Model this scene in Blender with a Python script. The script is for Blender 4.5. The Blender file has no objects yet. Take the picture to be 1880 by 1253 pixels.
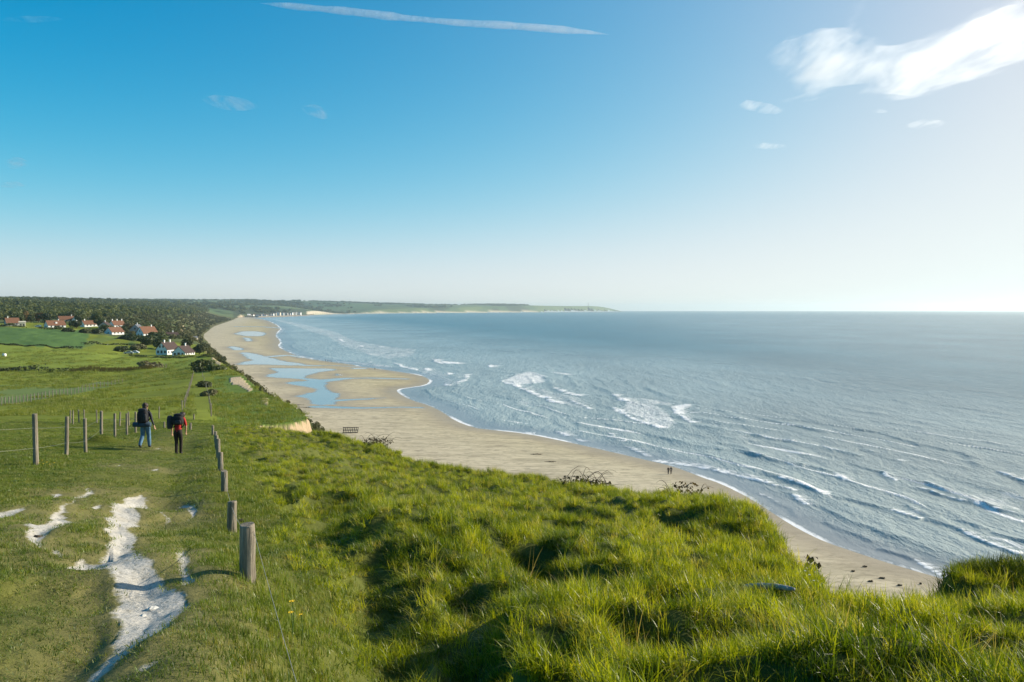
import bpy, bmesh, math, random
import numpy as np
from mathutils import Vector, Matrix, Euler

random.seed(7); RNG = np.random.default_rng(11)
scene = bpy.context.scene
COL = scene.collection

# ------------------------------------------------------------------ camera, sky, sun, exposure
F = 1462.0                                   # focal length in photo pixels (28 mm)
CZ = 38.0                                    # eye height above the sea
PITCH = math.atan(60.0 / F)
cam_d = bpy.data.cameras.new('camera'); cam = bpy.data.objects.new('camera', cam_d); COL.objects.link(cam)
cam_d.sensor_width = 36.0; cam_d.lens = 36.0 * F / 1880.0
cam_d.clip_start = 0.1; cam_d.clip_end = 60000.0
cam.location = (0, 0, CZ); cam.rotation_euler = (math.pi / 2 - PITCH, 0, 0)
scene.camera = cam
scene.view_settings.view_transform = 'Standard'; scene.view_settings.look = 'None'
scene.view_settings.gamma = 1.0; scene.view_settings.exposure = 0.62
scene.view_settings.use_curve_mapping = False
scene.render.engine = 'CYCLES'
scene.cycles.use_denoising = True
scene.cycles.max_bounces = 6; scene.cycles.diffuse_bounces = 3; scene.cycles.glossy_bounces = 2
scene.cycles.transmission_bounces = 3; scene.cycles.transparent_max_bounces = 8; scene.cycles.volume_bounces = 1
scene.cycles.sample_clamp_indirect = 4.0
SUN_AZ, SUN_EL = math.radians(70), math.radians(22)
world = bpy.data.worlds.new('World'); scene.world = world; world.use_nodes = True
wn = world.node_tree.nodes; wl = world.node_tree.links
bg = wn['Background']
sky = wn.new('ShaderNodeTexSky'); sky.sky_type = 'NISHITA'; sky.sun_disc = False
sky.sun_elevation = SUN_EL; sky.sun_rotation = SUN_AZ
sky.altitude = 40; sky.air_density = 0.4; sky.dust_density = 0.8; sky.ozone_density = 2.0
# colour response of the picture to the sky: white balance, saturation and a soft shoulder, the same over the whole dome
def wm(op, a, b=0.0):
    nd = wn.new('ShaderNodeMath'); nd.operation = op
    for sock, v in ((nd.inputs[0], a), (nd.inputs[1], b)):
        if isinstance(v, (int, float)): sock.default_value = v
        else: wl.new(v, sock)
    return nd.outputs[0]
sep = wn.new('ShaderNodeSeparateColor'); wl.new(sky.outputs[0], sep.inputs[0])
cr, cg, cb = sep.outputs[0], sep.outputs[1], sep.outputs[2]
cg = wm('MAXIMUM', cg, cr); cb = wm('MAXIMUM', cb, wm('MULTIPLY', cr, 1.0))
cm = wm('MAXIMUM', wm('MAXIMUM', cr, cg), cb)
comb = wn.new('ShaderNodeCombineColor')
for i_, (c_, k_, m_) in enumerate(((cr, 4.9, 0.56), (cg, 3.30, 0.62), (cb, 2.36, 0.62))):
    q_ = wm('MAXIMUM', wm('SUBTRACT', cm, wm('MULTIPLY', wm('SUBTRACT', cm, c_), 1.4)), 0.0)
    q_ = wm('MULTIPLY', q_, 0.15 * k_ / 1.54)
    q_ = wm('DIVIDE', q_, wm('POWER', wm('ADD', wm('POWER', wm('DIVIDE', q_, m_), 2.0), 1.0), 0.5))
    wl.new(wm('DIVIDE', q_, 0.15), comb.inputs[i_])
wl.new(comb.outputs[0], bg.inputs['Color']); bg.inputs['Strength'].default_value = 0.15
sun_d = bpy.data.lights.new('sun', 'SUN'); sun = bpy.data.objects.new('sun', sun_d); COL.objects.link(sun)
sun_d.energy = 5.0; sun_d.angle = math.radians(0.53); sun_d.color = (1.0, 0.90, 0.74)
SUNV = Vector((math.sin(SUN_AZ) * math.cos(SUN_EL), math.cos(SUN_AZ) * math.cos(SUN_EL), math.sin(SUN_EL)))
sun.rotation_euler = SUNV.to_track_quat('Z', 'Y').to_euler()

# ------------------------------------------------------------------ helpers: projection, noise, polylines
cp_, sp_ = math.cos(PITCH), math.sin(PITCH)
def ray(x, y):
    """photo pixel -> (X, Z offset) per metre of forward distance"""
    cx = (np.asarray(x, float) - 940.0) / F; cy = (626.5 - np.asarray(y, float)) / F
    fy = cp_ + cy * sp_
    return cx / fy, (cy * cp_ - sp_) / fy
def P(x, y, D):
    a, t = ray(x, y); return np.array([a * D, D, CZ + t * D])
R2 = 2 * 6.371e6 * 1.16
def curv(X, Y): return (X * X + Y * Y) / R2
def G(x, y, z=0.0):
    a, t = ray(x, y); D = -(CZ - z) / min(float(t), -0.0034)
    for _ in range(30):
        D = (CZ - z + curv(a * D, D)) / max(-float(t), 0.0034)
        D = min(D, 20000.0)
    return (float(a * D), float(D))

def _h(ix, iy, s):
    n = (ix * 374761393 + iy * 668265263 + s * 974634713) & 0xffffffff
    n = ((n ^ (n >> 13)) * 1274126177) & 0xffffffff
    return ((n ^ (n >> 16)) & 0xffff) / 65535.0
def vnoise(x, y, s=0):
    x = np.asarray(x, float); y = np.asarray(y, float)
    ix = np.floor(x).astype(np.int64); iy = np.floor(y).astype(np.int64)
    fx = x - ix; fy = y - iy
    fx = fx * fx * fx * (fx * (fx * 6 - 15) + 10); fy = fy * fy * fy * (fy * (fy * 6 - 15) + 10)
    a = _h(ix, iy, s); b = _h(ix + 1, iy, s); c = _h(ix, iy + 1, s); d = _h(ix + 1, iy + 1, s)
    return ((a + (b - a) * fx) * (1 - fy) + (c + (d - c) * fx) * fy) * 2 - 1
def fbm(x, y, o=4, s=0):
    r = 0; a = 1; t = 0
    for i in range(o):
        r = r + a * vnoise(x, y, s + i * 17); t += a; a *= 0.5
        x, y = (x * 0.8 - y * 0.6) * 2.03, (x * 0.6 + y * 0.8) * 2.03
    return r / t
def sstep(x, a, b):
    t = np.clip((np.asarray(x, float) - a) / (b - a), 0, 1); return t * t * (3 - 2 * t)
def pdist(X, Y, pts, signed=False):
    """distance to an open polyline; also arc parameter (0..n-1) and side sign"""
    X = np.asarray(X, float); Y = np.asarray(Y, float)
    best = np.full(X.shape, 1e18); par = np.zeros(X.shape); sg = np.ones(X.shape)
    for i in range(len(pts) - 1):
        x0, y0 = pts[i]; x1, y1 = pts[i + 1]; dx, dy = x1 - x0, y1 - y0; L = dx * dx + dy * dy + 1e-12
        t = np.clip(((X - x0) * dx + (Y - y0) * dy) / L, 0, 1)
        ex = X - x0 - t * dx; ey = Y - y0 - t * dy; d = ex * ex + ey * ey
        m = d < best
        best = np.where(m, d, best); par = np.where(m, i + t, par)
        sg = np.where(m, np.sign(dx * ey - dy * ex), sg)
    return np.sqrt(best), par, sg
def inpoly(X, Y, pts):
    X = np.asarray(X, float); Y = np.asarray(Y, float); r = np.zeros(X.shape, bool)
    n = len(pts); j = n - 1
    for i in range(n):
        xi, yi = pts[i]; xj, yj = pts[j]
        if yi != yj:
            c = ((yi > Y) != (yj > Y)) & (X < (xj - xi) * (Y - yi) / (yj - yi) + xi); r ^= c
        j = i
    return r
def conv(pts, s, ox, oy): return [(px / s + ox, py / s + oy) for px, py in pts]
def smooth_poly(pts, n=2):
    pts = [tuple(p) for p in pts]
    for _ in range(n):
        q = [pts[0]]
        for a, b in zip(pts[:-1], pts[1:]):
            q += [(a[0] * .75 + b[0] * .25, a[1] * .75 + b[1] * .25), (a[0] * .25 + b[0] * .75, a[1] * .25 + b[1] * .75)]
        q.append(pts[-1]); pts = q
    return pts

# ------------------------------------------------------------------ helpers: objects and materials
def tag(o, label=None, cat=None, group=None, kind=None):
    if label: o['label'] = label
    if cat: o['category'] = cat
    if group: o['group'] = group
    if kind: o['kind'] = kind
    return o
def empty(name, loc=(0, 0, 0), rz=0.0):
    o = bpy.data.objects.new(name, None); COL.objects.link(o); o.location = loc; o.rotation_euler = (0, 0, rz)
    o.empty_display_size = 0.2
    return o
def link(name, me, mat=None, parent=None, smooth=False):
    if mat is not None:
        for m in (mat if isinstance(mat, (list, tuple)) else [mat]): me.materials.append(m)
    if smooth and len(me.polygons): me.polygons.foreach_set('use_smooth', np.ones(len(me.polygons), bool))
    o = bpy.data.objects.new(name, me); COL.objects.link(o)
    if parent is not None: o.parent = parent
    return o
def pydata(name, v, f):
    me = bpy.data.meshes.new(name); me.from_pydata([tuple(p) for p in v], [], [tuple(q) for q in f]); me.update(); return me
def quads_mesh(name, V, Q):
    """fast quad mesh from numpy"""
    me = bpy.data.meshes.new(name)
    me.vertices.add(len(V)); me.vertices.foreach_set('co', np.asarray(V, np.float32).ravel())
    n = len(Q); me.loops.add(n * 4); me.loops.foreach_set('vertex_index', np.asarray(Q, np.int32).ravel())
    me.polygons.add(n); me.polygons.foreach_set('loop_start', np.arange(0, n * 4, 4, dtype=np.int32))
    me.polygons.foreach_set('loop_total', np.full(n, 4, np.int32))
    me.polygons.foreach_set('use_smooth', np.ones(n, bool)); me.update(calc_edges=True)
    return me
def vattr(me, name, arr):
    arr = np.asarray(arr, np.float32)
    if arr.ndim == 1:
        a = me.attributes.new(name, 'FLOAT', 'POINT'); a.data.foreach_set('value', arr)
    elif arr.shape[1] == 3:
        a = me.attributes.new(name, 'FLOAT_VECTOR', 'POINT'); a.data.foreach_set('vector', arr.ravel())
def compact(V, Q, attrs):
    used = np.zeros(len(V), bool); used[Q.ravel()] = True
    idx = np.cumsum(used) - 1
    return V[used], idx[Q], {k: v[used] for k, v in attrs.items()}

class MB:
    """collects boxes / tubes / prisms into one mesh"""
    def __init__(s): s.v = []; s.f = []
    def add(s, v, f):
        o = len(s.v); s.v += [tuple(p) for p in v]; s.f += [tuple(i + o for i in q) for q in f]; return s
    def box(s, x0, x1, y0, y1, z0, z1):
        return s.add([(x0, y0, z0), (x1, y0, z0), (x1, y1, z0), (x0, y1, z0), (x0, y0, z1), (x1, y0, z1), (x1, y1, z1), (x0, y1, z1)],
                     [(0, 3, 2, 1), (4, 5, 6, 7), (0, 1, 5, 4), (1, 2, 6, 5), (2, 3, 7, 6), (3, 0, 4, 7)])
    def tube(s, pts, rads, n=6, cap=True, jit=0.0):
        pts = [Vector(p) for p in pts]; o = len(s.v); m = len(pts)
        for i, p in enumerate(pts):
            t = (pts[min(i + 1, m - 1)] - pts[max(i - 1, 0)]).normalized()
            u = t.cross(Vector((0.13, 0.99, 0.07))); u.normalize(); w = t.cross(u)
            r = rads[i] if isinstance(rads, (list, tuple)) else rads
            for k in range(n):
                a = 2 * math.pi * k / n; rr = r * (1 + random.uniform(-jit, jit))
                s.v.append(tuple(p + (u * math.cos(a) + w * math.sin(a)) * rr))
        for i in range(m - 1):
            for k in range(n):
                k2 = (k + 1) % n
                s.f.append((o + i * n + k, o + i * n + k2, o + (i + 1) * n + k2, o + (i + 1) * n + k))
        if cap:
            s.f.append(tuple(o + k for k in range(n))[::-1]); s.f.append(tuple(o + (m - 1) * n + k for k in range(n)))
        return s
    def ball(s, c, r, n=10, m=7, sq=(1, 1, 1)):
        o = len(s.v)
        for i in range(m + 1):
            th = math.pi * i / m
            for k in range(n):
                a = 2 * math.pi * k / n
                s.v.append((c[0] + r * sq[0] * math.sin(th) * math.cos(a), c[1] + r * sq[1] * math.sin(th) * math.sin(a), c[2] + r * sq[2] * math.cos(th)))
        for i in range(m):
            for k in range(n):
                k2 = (k + 1) % n
                s.f.append((o + i * n + k, o + (i + 1) * n + k, o + (i + 1) * n + k2, o + i * n + k2))
        return s
    def build(s, name, mat, parent=None, smooth=False):
        return link(name, pydata(name, s.v, s.f), mat, parent, smooth)

class NT:
    """tiny node-tree writer"""
    def __init__(s, mat): s.t = mat.node_tree; s.n = s.t.nodes; s.l = s.t.links
    def add(s, kind, **kw):
        nd = s.n.new('ShaderNode' + kind)
        for k, v in kw.items():
            if k.startswith('i_'):
                key = k[2:]; key = int(key) if key.isdigit() else key.replace('_', ' ')
                s.set(nd.inputs[key], v)
            else: setattr(nd, k, v)
        return nd
    def set(s, sock, v):
        if hasattr(v, 'is_linked') or isinstance(v, bpy.types.NodeSocket): s.l.new(v, sock)
        else: sock.default_value = v
    def math(s, op, a, b=0.0, c=None, clamp=False):
        nd = s.n.new('ShaderNodeMath'); nd.operation = op; nd.use_clamp = clamp
        s.set(nd.inputs[0], a); s.set(nd.inputs[1], b)
        if c is not None: s.set(nd.inputs[2], c)
        return nd.outputs[0]
    def mix(s, f, a, b, blend='MIX'):
        nd = s.n.new('ShaderNodeMix'); nd.data_type = 'RGBA'; nd.blend_type = blend
        s.set(nd.inputs[0], f); s.set(nd.inputs[6], a); s.set(nd.inputs[7], b); return nd.outputs[2]
    def ramp(s, f, stops, interp='LINEAR'):
        nd = s.n.new('ShaderNodeValToRGB'); nd.color_ramp.interpolation = interp; e = nd.color_ramp.elements
        while len(e) < len(stops): e.new(0.5)
        for q, (p, c) in zip(e, stops):
            q.position = p; q.color = (c if len(c) == 4 else (*c, 1)) if hasattr(c, '__len__') else (c, c, c, 1)
        s.set(nd.inputs[0], f); return nd.outputs[0]
    def noise(s, vec, scale, detail=4, rough=0.55, dist=0.0, out=0):
        nd = s.add('TexNoise', i_Scale=scale, i_Detail=detail, i_Roughness=rough, i_Distortion=dist)
        if vec is not None: s.l.new(vec, nd.inputs['Vector'])
        return nd.outputs[out]
    def mapv(s, vec, scale=(1, 1, 1), rot=(0, 0, 0), loc=(0, 0, 0)):
        nd = s.add('Mapping'); nd.inputs['Scale'].default_value = scale; nd.inputs['Rotation'].default_value = rot
        nd.inputs['Location'].default_value = loc; s.l.new(vec, nd.inputs['Vector']); return nd.outputs[0]
    def pos(s): return s.add('NewGeometry').outputs['Position']
    def obj(s): return s.add('TexCoord').outputs['Object']
    def attr(s, name, out='Fac'):
        nd = s.add('Attribute'); nd.attribute_name = name; return nd.outputs[out]
    def bump(s, h, strength=0.3, dist=0.1):
        nd = s.add('Bump'); nd.inputs['Strength'].default_value = strength; nd.inputs['Distance'].default_value = dist
        s.l.new(h, nd.inputs['Height']); return nd.outputs[0]
def newmat(name):
    m = bpy.data.materials.new(name); m.use_nodes = True; t = NT(m); b = t.n['Principled BSDF']; return m, t, b
def c4(c): return (*c, 1.0)
def simple(name, col, rough=0.8, var=0.25, scale=3.0, bump=0.0, spec=0.3, stretch=(1, 1, 1)):
    m, t, b = newmat(name)
    v = t.mapv(t.obj(), stretch)
    n = t.noise(v, scale, 5, 0.6)
    lo = tuple(c * (1 - var) for c in col); hi = tuple(min(1, c * (1 + var)) for c in col)
    t.l.new(t.ramp(n, [(0.3, lo), (0.7, hi)]), b.inputs['Base Color'])
    b.inputs['Roughness'].default_value = rough; b.inputs['Specular IOR Level'].default_value = spec
    if bump: t.l.new(t.bump(n, bump, 0.02), b.inputs['Normal'])
    return m

# ------------------------------------------------------------------ the shape of the land
TG = 0.20
# (photo x, photo y, distance, depth of grass under that outline)
CP = [
 # bottom edge and under the camera
 *[(x, 1253, 3.9, 0) for x in (-300, 0, 200, 420)], *[(x, 1253, 4.0, TG) for x in (600, 900, 1300, 1880, 2300)],
 (0, 1120, 5.2, 0), (150, 1150, 4.9, 0), (270, 1150, 4.9, 0), (60, 1000, 8.3, 0), (-200, 1000, 8.3, 0), (0, 940, 11, 0), (250, 1020, 7.6, 0), (240, 905, 15.5, 0),
 (440, 1066, 7.0, 0), (425, 984, 11.6, 0), (412, 902, 16, 0), (405, 867, 19.5, 0), (401, 845, 24, 0), (398, 826, 28, 0), (396, 812, 33, 0), (391, 801, 38, 0),
 (66, 851, 19.5, 0), (122, 836, 24.5, 0), (157, 829, 28.5, 0), (186, 806, 35, 0), (211, 806, 39.5, 0), (249, 799, 46, 0), (-150, 860, 19, 0), (0, 810, 30, 0),
 (267, 822, 31, 0), (327, 829, 31, 0), (300, 789, 44, 0), (350, 791, 43, 0), (0, 790, 45, 0), (-300, 800, 45, 0),
 # tall grass
 (700, 1080, 7.2, TG), (1000, 1120, 6.4, TG), (1300, 1130, 6.6, TG), (1600, 1150, 6.8, TG), (1900, 1150, 7.2, TG),
 (600, 960, 12, TG), (800, 960, 12.5, TG), (1000, 1000, 11.5, TG), (1200, 1020, 11.5, TG), (1400, 1040, 11.5, TG),
 (1880, 1086, 11.5, TG), (1700, 1106, 10.2, TG), (1560, 1090, 11.5, TG), (1440, 985, 17, TG), (1380, 922, 23, TG), (1300, 902, 27, TG),
 (1150, 888, 33, TG), (1000, 872, 38, TG), (860, 862, 42, TG), (760, 842, 45, TG), (690, 817, 49, TG), (600, 800, 53, TG),
 (1200, 930, 21, TG), (1000, 915, 24, TG), (800, 890, 26, TG), (600, 880, 21, TG), (500, 840, 27, TG), (560, 810, 42, TG), (480, 800, 44, TG),
 # middle ground
 (470, 786, 56, 0), (300, 775, 62, 0), (100, 770, 65, 0), (-300, 780, 65, 0),
 (386, 766, 70, 0), (300, 745, 90, 0), (440, 780, 66, 0), (560, 768, 75, 0), (480, 765, 78, 0), (535, 745, 92, 0), (490, 726, 118, 0), (462, 704, 150, 0),
 (380, 735, 105, 0), (200, 740, 100, 0), (5, 748, 105, 0), (-300, 752, 105, 0), (430, 682, 195, 0), (355, 690, 180, 0), (225, 702, 200, 0), (0, 712, 160, 0),
 (400, 664, 255, 0), (150, 680, 250, 0), (0, 683, 250, 0), (300, 676, 260, 0), (-300, 683, 250, 0),
 (378, 654, 330, 0), (320, 654, 385, 0), (240, 651, 390, 0), (100, 645, 370, 0), (-200, 645, 370, 0), (150, 641, 390, 0), (0, 632, 410, 0),
 (370, 640, 480, 0), (265, 616, 560, 0), (150, 612, 530, 0), (0, 602, 560, 0), (100, 600, 590, 0), (-300, 602, 560, 0), (210, 612, 560, 0),
 (366, 622, 760, 0), (220, 592, 720, 0), (100, 590, 720, 0), (0, 589, 700, 0), (300, 596, 900, 0), (360, 606, 1050, 0),
 # wooded hills, far ridges, the bay and the cape (bare ground)
 (50, 574, 1000, 0), (-300, 574, 1000, 0), (200, 576, 1150, 0), (330, 582, 1500, 0), (400, 588, 1700, 0),
 (0, 558, 1500, 0), (-300, 556, 1500, 0), (150, 566, 1900, 0), (280, 570, 2200, 0), (400, 578, 2600, 0),
 (100, 555, 2900, 0), (-300, 552, 2900, 0), (250, 557, 3300, 0), (350, 562, 3600, 0), (440, 577, 3500, 0),
 (440, 560, 5200, 0), (300, 556, 4600, 0), (500, 574, 3900, 0), (520, 562, 5200, 0), (560, 577, 4300, 0),
 (600, 573, 5900, 0), (560, 558.5, 6800, 0), (660, 560.5, 7200, 0), (760, 560.5, 8300, 0), (850, 560.5, 9300, 0), (930, 559.5, 9700, 0),
 (1000, 562.5, 10000, 0), (1080, 562.5, 10200, 0), (1132, 564.5, 10300, 0), (1148, 569, 10300, 0), (1158, 572.5, 10500, 0), (1300, 574, 11000, 0),
 (300, 558, 12000, 0), (700, 566, 14000, 0), (1000, 569, 14000, 0), (-400, 560, 12000, 0),
]
_a, _t = ray([c[0] for c in CP], [c[1] for c in CP]); _D = np.array([c[2] for c in CP], float); _g = np.array([c[3] for c in CP], float)
pts_u = list(_a); pts_v = list(np.log(_D)); pts_T = list(_t - _g / _D)
for xx in (-300, 200, 700, 1300, 1900, 2400):
    aa = (xx - 940) / F
    for dd, drop in ((0.7, 1.62), (1.8, 1.70)):
        pts_u.append(aa); pts_v.append(math.log(dd)); pts_T.append(-drop / dd)
pts_u = np.array(pts_u) * 2.2; pts_v = np.array(pts_v); pts_T = np.array(pts_T)
def _tps(du, dv):
    r2 = du * du + dv * dv + 1e-9; return 0.5 * r2 * np.log(r2)
_n = len(pts_u)
_K = _tps(pts_u[:, None] - pts_u[None], pts_v[:, None] - pts_v[None]) + np.eye(_n) * 2e-4
_Q = np.stack([np.ones(_n), pts_u, pts_v], 1)
# interpolate drop, expressed as tangent, around a plain 1.66/D trend so that the near ground stays calm
_base = lambda v: -1.6 / np.exp(v) - 0.0
_rhs = np.concatenate([pts_T - _base(pts_v), np.zeros(3)])
_sol = np.linalg.solve(np.block([[_K, _Q], [_Q.T, np.zeros((3, 3))]]), _rhs)
def plateau_z(X, Y):
    X = np.asarray(X, float); Y = np.asarray(Y, float)
    Yc = np.maximum(Y, 0.7); u = np.clip(X / Yc, -0.95, 0.95) * 2.2; v = np.log(Yc)
    T = _base(v) + _sol[_n] + _sol[_n + 1] * u + _sol[_n + 2] * v
    for i in range(_n): T = T + _sol[i] * _tps(u - pts_u[i], v - pts_v[i])
    return CZ + T * Yc

def plan(x, D): return (float(ray(x, 600)[0]) * D, float(D))
EDGE = [(14, -40), (13, 0), (10.5, 6)] + [plan(x, D) for x, D in (
    (1960, 12.5), (1880, 12.6), (1800, 12.8), (1740, 12.2), (1700, 10.6), (1560, 11.8), (1500, 14), (1440, 17.2), (1400, 21), (1380, 23.5), (1300, 27.5), (1150, 33.5), (1000, 38.5),
    (860, 42.5), (760, 45.5), (690, 49.5), (600, 54), (520, 57.5), (462, 60), (455, 63.5), (480, 66.5), (530, 69), (565, 74), (556, 82),
    (535, 93), (490, 118), (462, 152), (430, 196), (402, 256), (384, 330), (378, 420), (372, 520))]
FOOTPX = [(600, 786), (562, 768), (500, 736), (470, 708), (441, 684), (416, 661), (396, 641), (382, 623), (379, 615), (396, 600), (430, 588.5), (447, 582)]
FOOT = [(60, -40), (52, 20), (44, 70), (40, 97), (35, 130), (25, 155), (0, 171), (-18, 184), (-31, 200), (-47, 222)] + [G(x, y, 1.2) for x, y in FOOTPX]
COASTPX = [(462, 583.2), (500, 582.0), (530, 581.0), (548, 580.2), (575, 578.2), (600, 577.3), (650, 576.3), (700, 575.6), (800, 574.7), (900, 574.0), (1000, 573.4), (1080, 573.0), (1146, 572.6)]
COAST = [G(x, y, 0.6) for x, y in COASTPX]
CAPE = COAST[-1]
TAIL = [(CAPE[0] + 80, CAPE[1] + 400), (CAPE[0] - 300, CAPE[1] + 1500), (CAPE[0] - 2000, CAPE[1] + 6000)]
FOOT += COAST + TAIL
for x, y in FOOTPX[7:]:
    p = G(x, y, 1.2); EDGE.append((p[0] - 0.045 * p[1], p[1] * 1.01))
for i, (X, Y) in enumerate(COAST): EDGE.append((X - (60 if i < 4 else 0), Y + (25 if i < 4 else 130)))
EDGE[-1] = (CAPE[0] - 90, CAPE[1] + 90)
EDGE += [(CAPE[0] - 120, CAPE[1] + 500), (CAPE[0] - 600, CAPE[1] + 1500), (CAPE[0] - 2300, CAPE[1] + 6000)]
BACK = [(-40000, 22000), (-40000, -40)]
EPOLY, FPOLY = EDGE + BACK, FOOT + BACK

# shore of the sea (photo outline laid on the water plane)
SHOREPX = [(462, 583.8), (488, 587.5), (518, 602), (503, 615), (516, 628), (508, 636), (528, 647), (554, 657), (591, 663), (647, 669.5), (655, 673), (691, 677), (725, 682),
 (771, 689), (791, 698), (781, 707.5), (748, 712), (728, 715), (730, 722), (753, 734.5), (788, 745), (811, 756), (835, 773), (870, 786), (900, 789.5), (966, 796.5), (1033, 810),
 (1113, 828), (1179, 843.5), (1219, 852.5), (1254, 863), (1286, 876), (1325, 889), (1380, 917), (1433, 952), (1468, 973), (1513, 995), (1566, 1013), (1619, 1030.6), (1672, 1046.5), (1726, 1062),
 (1880, 1112), (2200, 1200), (2900, 1400)]
SHORE = [(x + 30, y - 10) for x, y in COAST[::-1]] + [G(x, y) for x, y in SHOREPX] + [(120, -40)]
SHORE = SHORE[:len(COAST)] + smooth_poly(SHORE[len(COAST):], 1)
SEAPOLY = SHORE + [(30000, -40), (30000, 60000), (COAST[-1][0], 60000)]

def shore_sd(X, Y):
    d, _, _ = pdist(X, Y, SHORE); return np.where(inpoly(X, Y, SEAPOLY), -d, d)     # + on land
def beach_z(X, Y, sd=None):
    if sd is None: sd = shore_sd(X, Y)
    z = np.where(sd > 0, 0.9 * (1 - np.exp(-sd / 28.0)) + 0.006 * np.minimum(sd, 90), 0.03 * sd)
    far = sstep(Y, 2500, 4000)
    return np.maximum(z, -3) * (1 - 0.3 * far) - curv(X, Y)

FENCE = [(-0.2, -1.5), (-1.05, 3.8), (-2.42, 7.0), (-4.15, 11.6), (-5.85, 16), (-7.2, 19.5), (-8.95, 24), (-10.5, 28), (-12.45, 33), (-14.45, 38), (-16.0, 43)]
Zz = lambda pts: conv(pts, 3.357, 0, 880)
CHALKPX = [
 Zz([(860,75),(720,145),(680,200),(680,290),(690,370),(630,450),(510,430),(430,470),(430,490),(580,500),(660,520),(700,580),(730,680),(735,820),(690,900),(690,980),(640,1050),(530,1150),(570,1180),(700,1090),(800,1010),(830,950),(1000,870),(1090,800),(1140,740),(1100,650),(1000,600),(900,500),(850,430),(830,350),(790,300),(860,200),(875,130)]),
 Zz([(570,60),(510,90),(420,160),(380,190),(260,260),(150,320),(190,410),(230,425),(330,360),(410,260),(415,180),(480,130),(570,90)]),
 Zz([(-60,195),(0,190),(110,182),(120,197),(0,225),(-60,235)]), Zz([(320,105),(345,92),(395,95),(340,118)]),
 Zz([(1100,130),(1150,130),(1220,210),(1170,228)]), Zz([(1060,470),(1130,460),(1150,560),(1200,610),(1110,610),(1090,540)]),
 Zz([(850,1130),(960,1090),(980,1105),(900,1145)]), Zz([(985,165),(1030,225),(1020,232),(980,180)]), Zz([(580,178),(630,170),(640,182),(590,188)]), Zz([(320,420),(380,430),(370,445),(325,435)]),
 conv([(855,612),(905,612),(900,624),(865,626)], 4, 0, 700), conv([(1085,640),(1125,640),(1120,652),(1090,652)], 4, 0, 700), conv([(1025,500),(1050,502),(1040,515),(1022,513)], 4, 0, 700), conv([(1145,485),(1175,485),(1170,497),(1150,497)], 4, 0, 700)]
_Ds = np.exp(np.linspace(math.log(1.5), math.log(14000), 900))
def hit(x, y):
    """where the sight line of a photo pixel meets the bare plateau"""
    a, t = ray(x, y); z = plateau_z(a * _Ds, _Ds); d = CZ + t * _Ds - z
    k = np.argmax(d < 0); k = max(k, 1); f = d[k - 1] / (d[k - 1] - d[k] + 1e-12)
    D = _Ds[k - 1] + f * (_Ds[k] - _Ds[k - 1]); return (float(a * D), float(D))
CHALK = [[hit(x, y) for x, y in pl] for pl in CHALKPX]
def chalk_sd(X, Y):
    r = np.full(np.shape(X), -50.0)
    near = (Y < 40) & (X < 2)
    x = X[near]; y = Y[near]; rr = r[near]; sc_ = np.clip(y / 8.0, 0.6, 3)
    x, y = x + 0.10 * sc_ * fbm(x / 0.45, y / 0.7, 4, 151), y + 0.18 * sc_ * fbm(x / 0.5 + 5, y / 0.8, 4, 152)
    for pl in CHALK:
        d, _, _ = pdist(x, y, pl + [pl[0]]); rr = np.maximum(rr, np.where(inpoly(x, y, pl), d, -d))
    r[near] = rr; return r
TRENCH = [([(1.0, 0)] * 0 + [hit(x, y) for x, y in ((615, 945), (650, 1010), (690, 1080), (720, 1160), (745, 1250))], 0.15, 0.36),
          ([hit(x, y) for x, y in ((850, 1095), (930, 1080), (1010, 1062), (1090, 1078), (1180, 1098))], 0.09, 0.33),
          ([hit(x, y) for x, y in ((835, 885), (890, 930), (960, 985), (1030, 1060), (1080, 1100))], 0.20, 0.38),
          ([hit(x, y) for x, y in ((430, 815), (470, 850), (520, 905), (590, 985), (650, 1060))], 0.12, 0.5),
          ([hit(x, y) for x, y in ((1120, 935), (1200, 950), (1260, 958))], 0.3, 0.5),
          ([hit(x, y) for x, y in ((1240, 1100), (1330, 1075), (1430, 1085), (1540, 1092))], 0.3, 0.38),
          ([hit(x, y) for x, y in ((640, 905), (690, 905))], 0.22, 0.5), ([hit(x, y) for x, y in ((580, 838), (640, 832), (690, 836))], 0.45, 0.6)]
MOUND = [(hit(1800, 1100)[0] + 0.2, 12.2, 1.5, 0.75, 0.55), (*hit(1700, 1180), 1.5, 1.0, 0.12), (*hit(900, 1150), 1.2, 1.2, 0.05), (*hit(1330, 960), 1.6, 2.0, 0.3), (*hit(1050, 1010), 1.0, 1.6, 0.22), (*hit(740, 985), 0.8, 2.0, 0.22), (*hit(690, 815), 3.5, 1.4, 0.5)]
BANKL = [hit(x, y) for x, y in ((205, 1015), (212, 1060), (214, 1110), (205, 1160), (185, 1220))]
def tallness(X, Y):
    d, _, sg = pdist(X, Y, FENCE)       # fence is walked away from the camera: sea side is to its right
    side = np.where(sg < 0, d, -d)
    t = sstep(side, 0.4, 1.6)
    return t * (1 - sstep(Y, 56, 62)) * (Y < 62)
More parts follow.
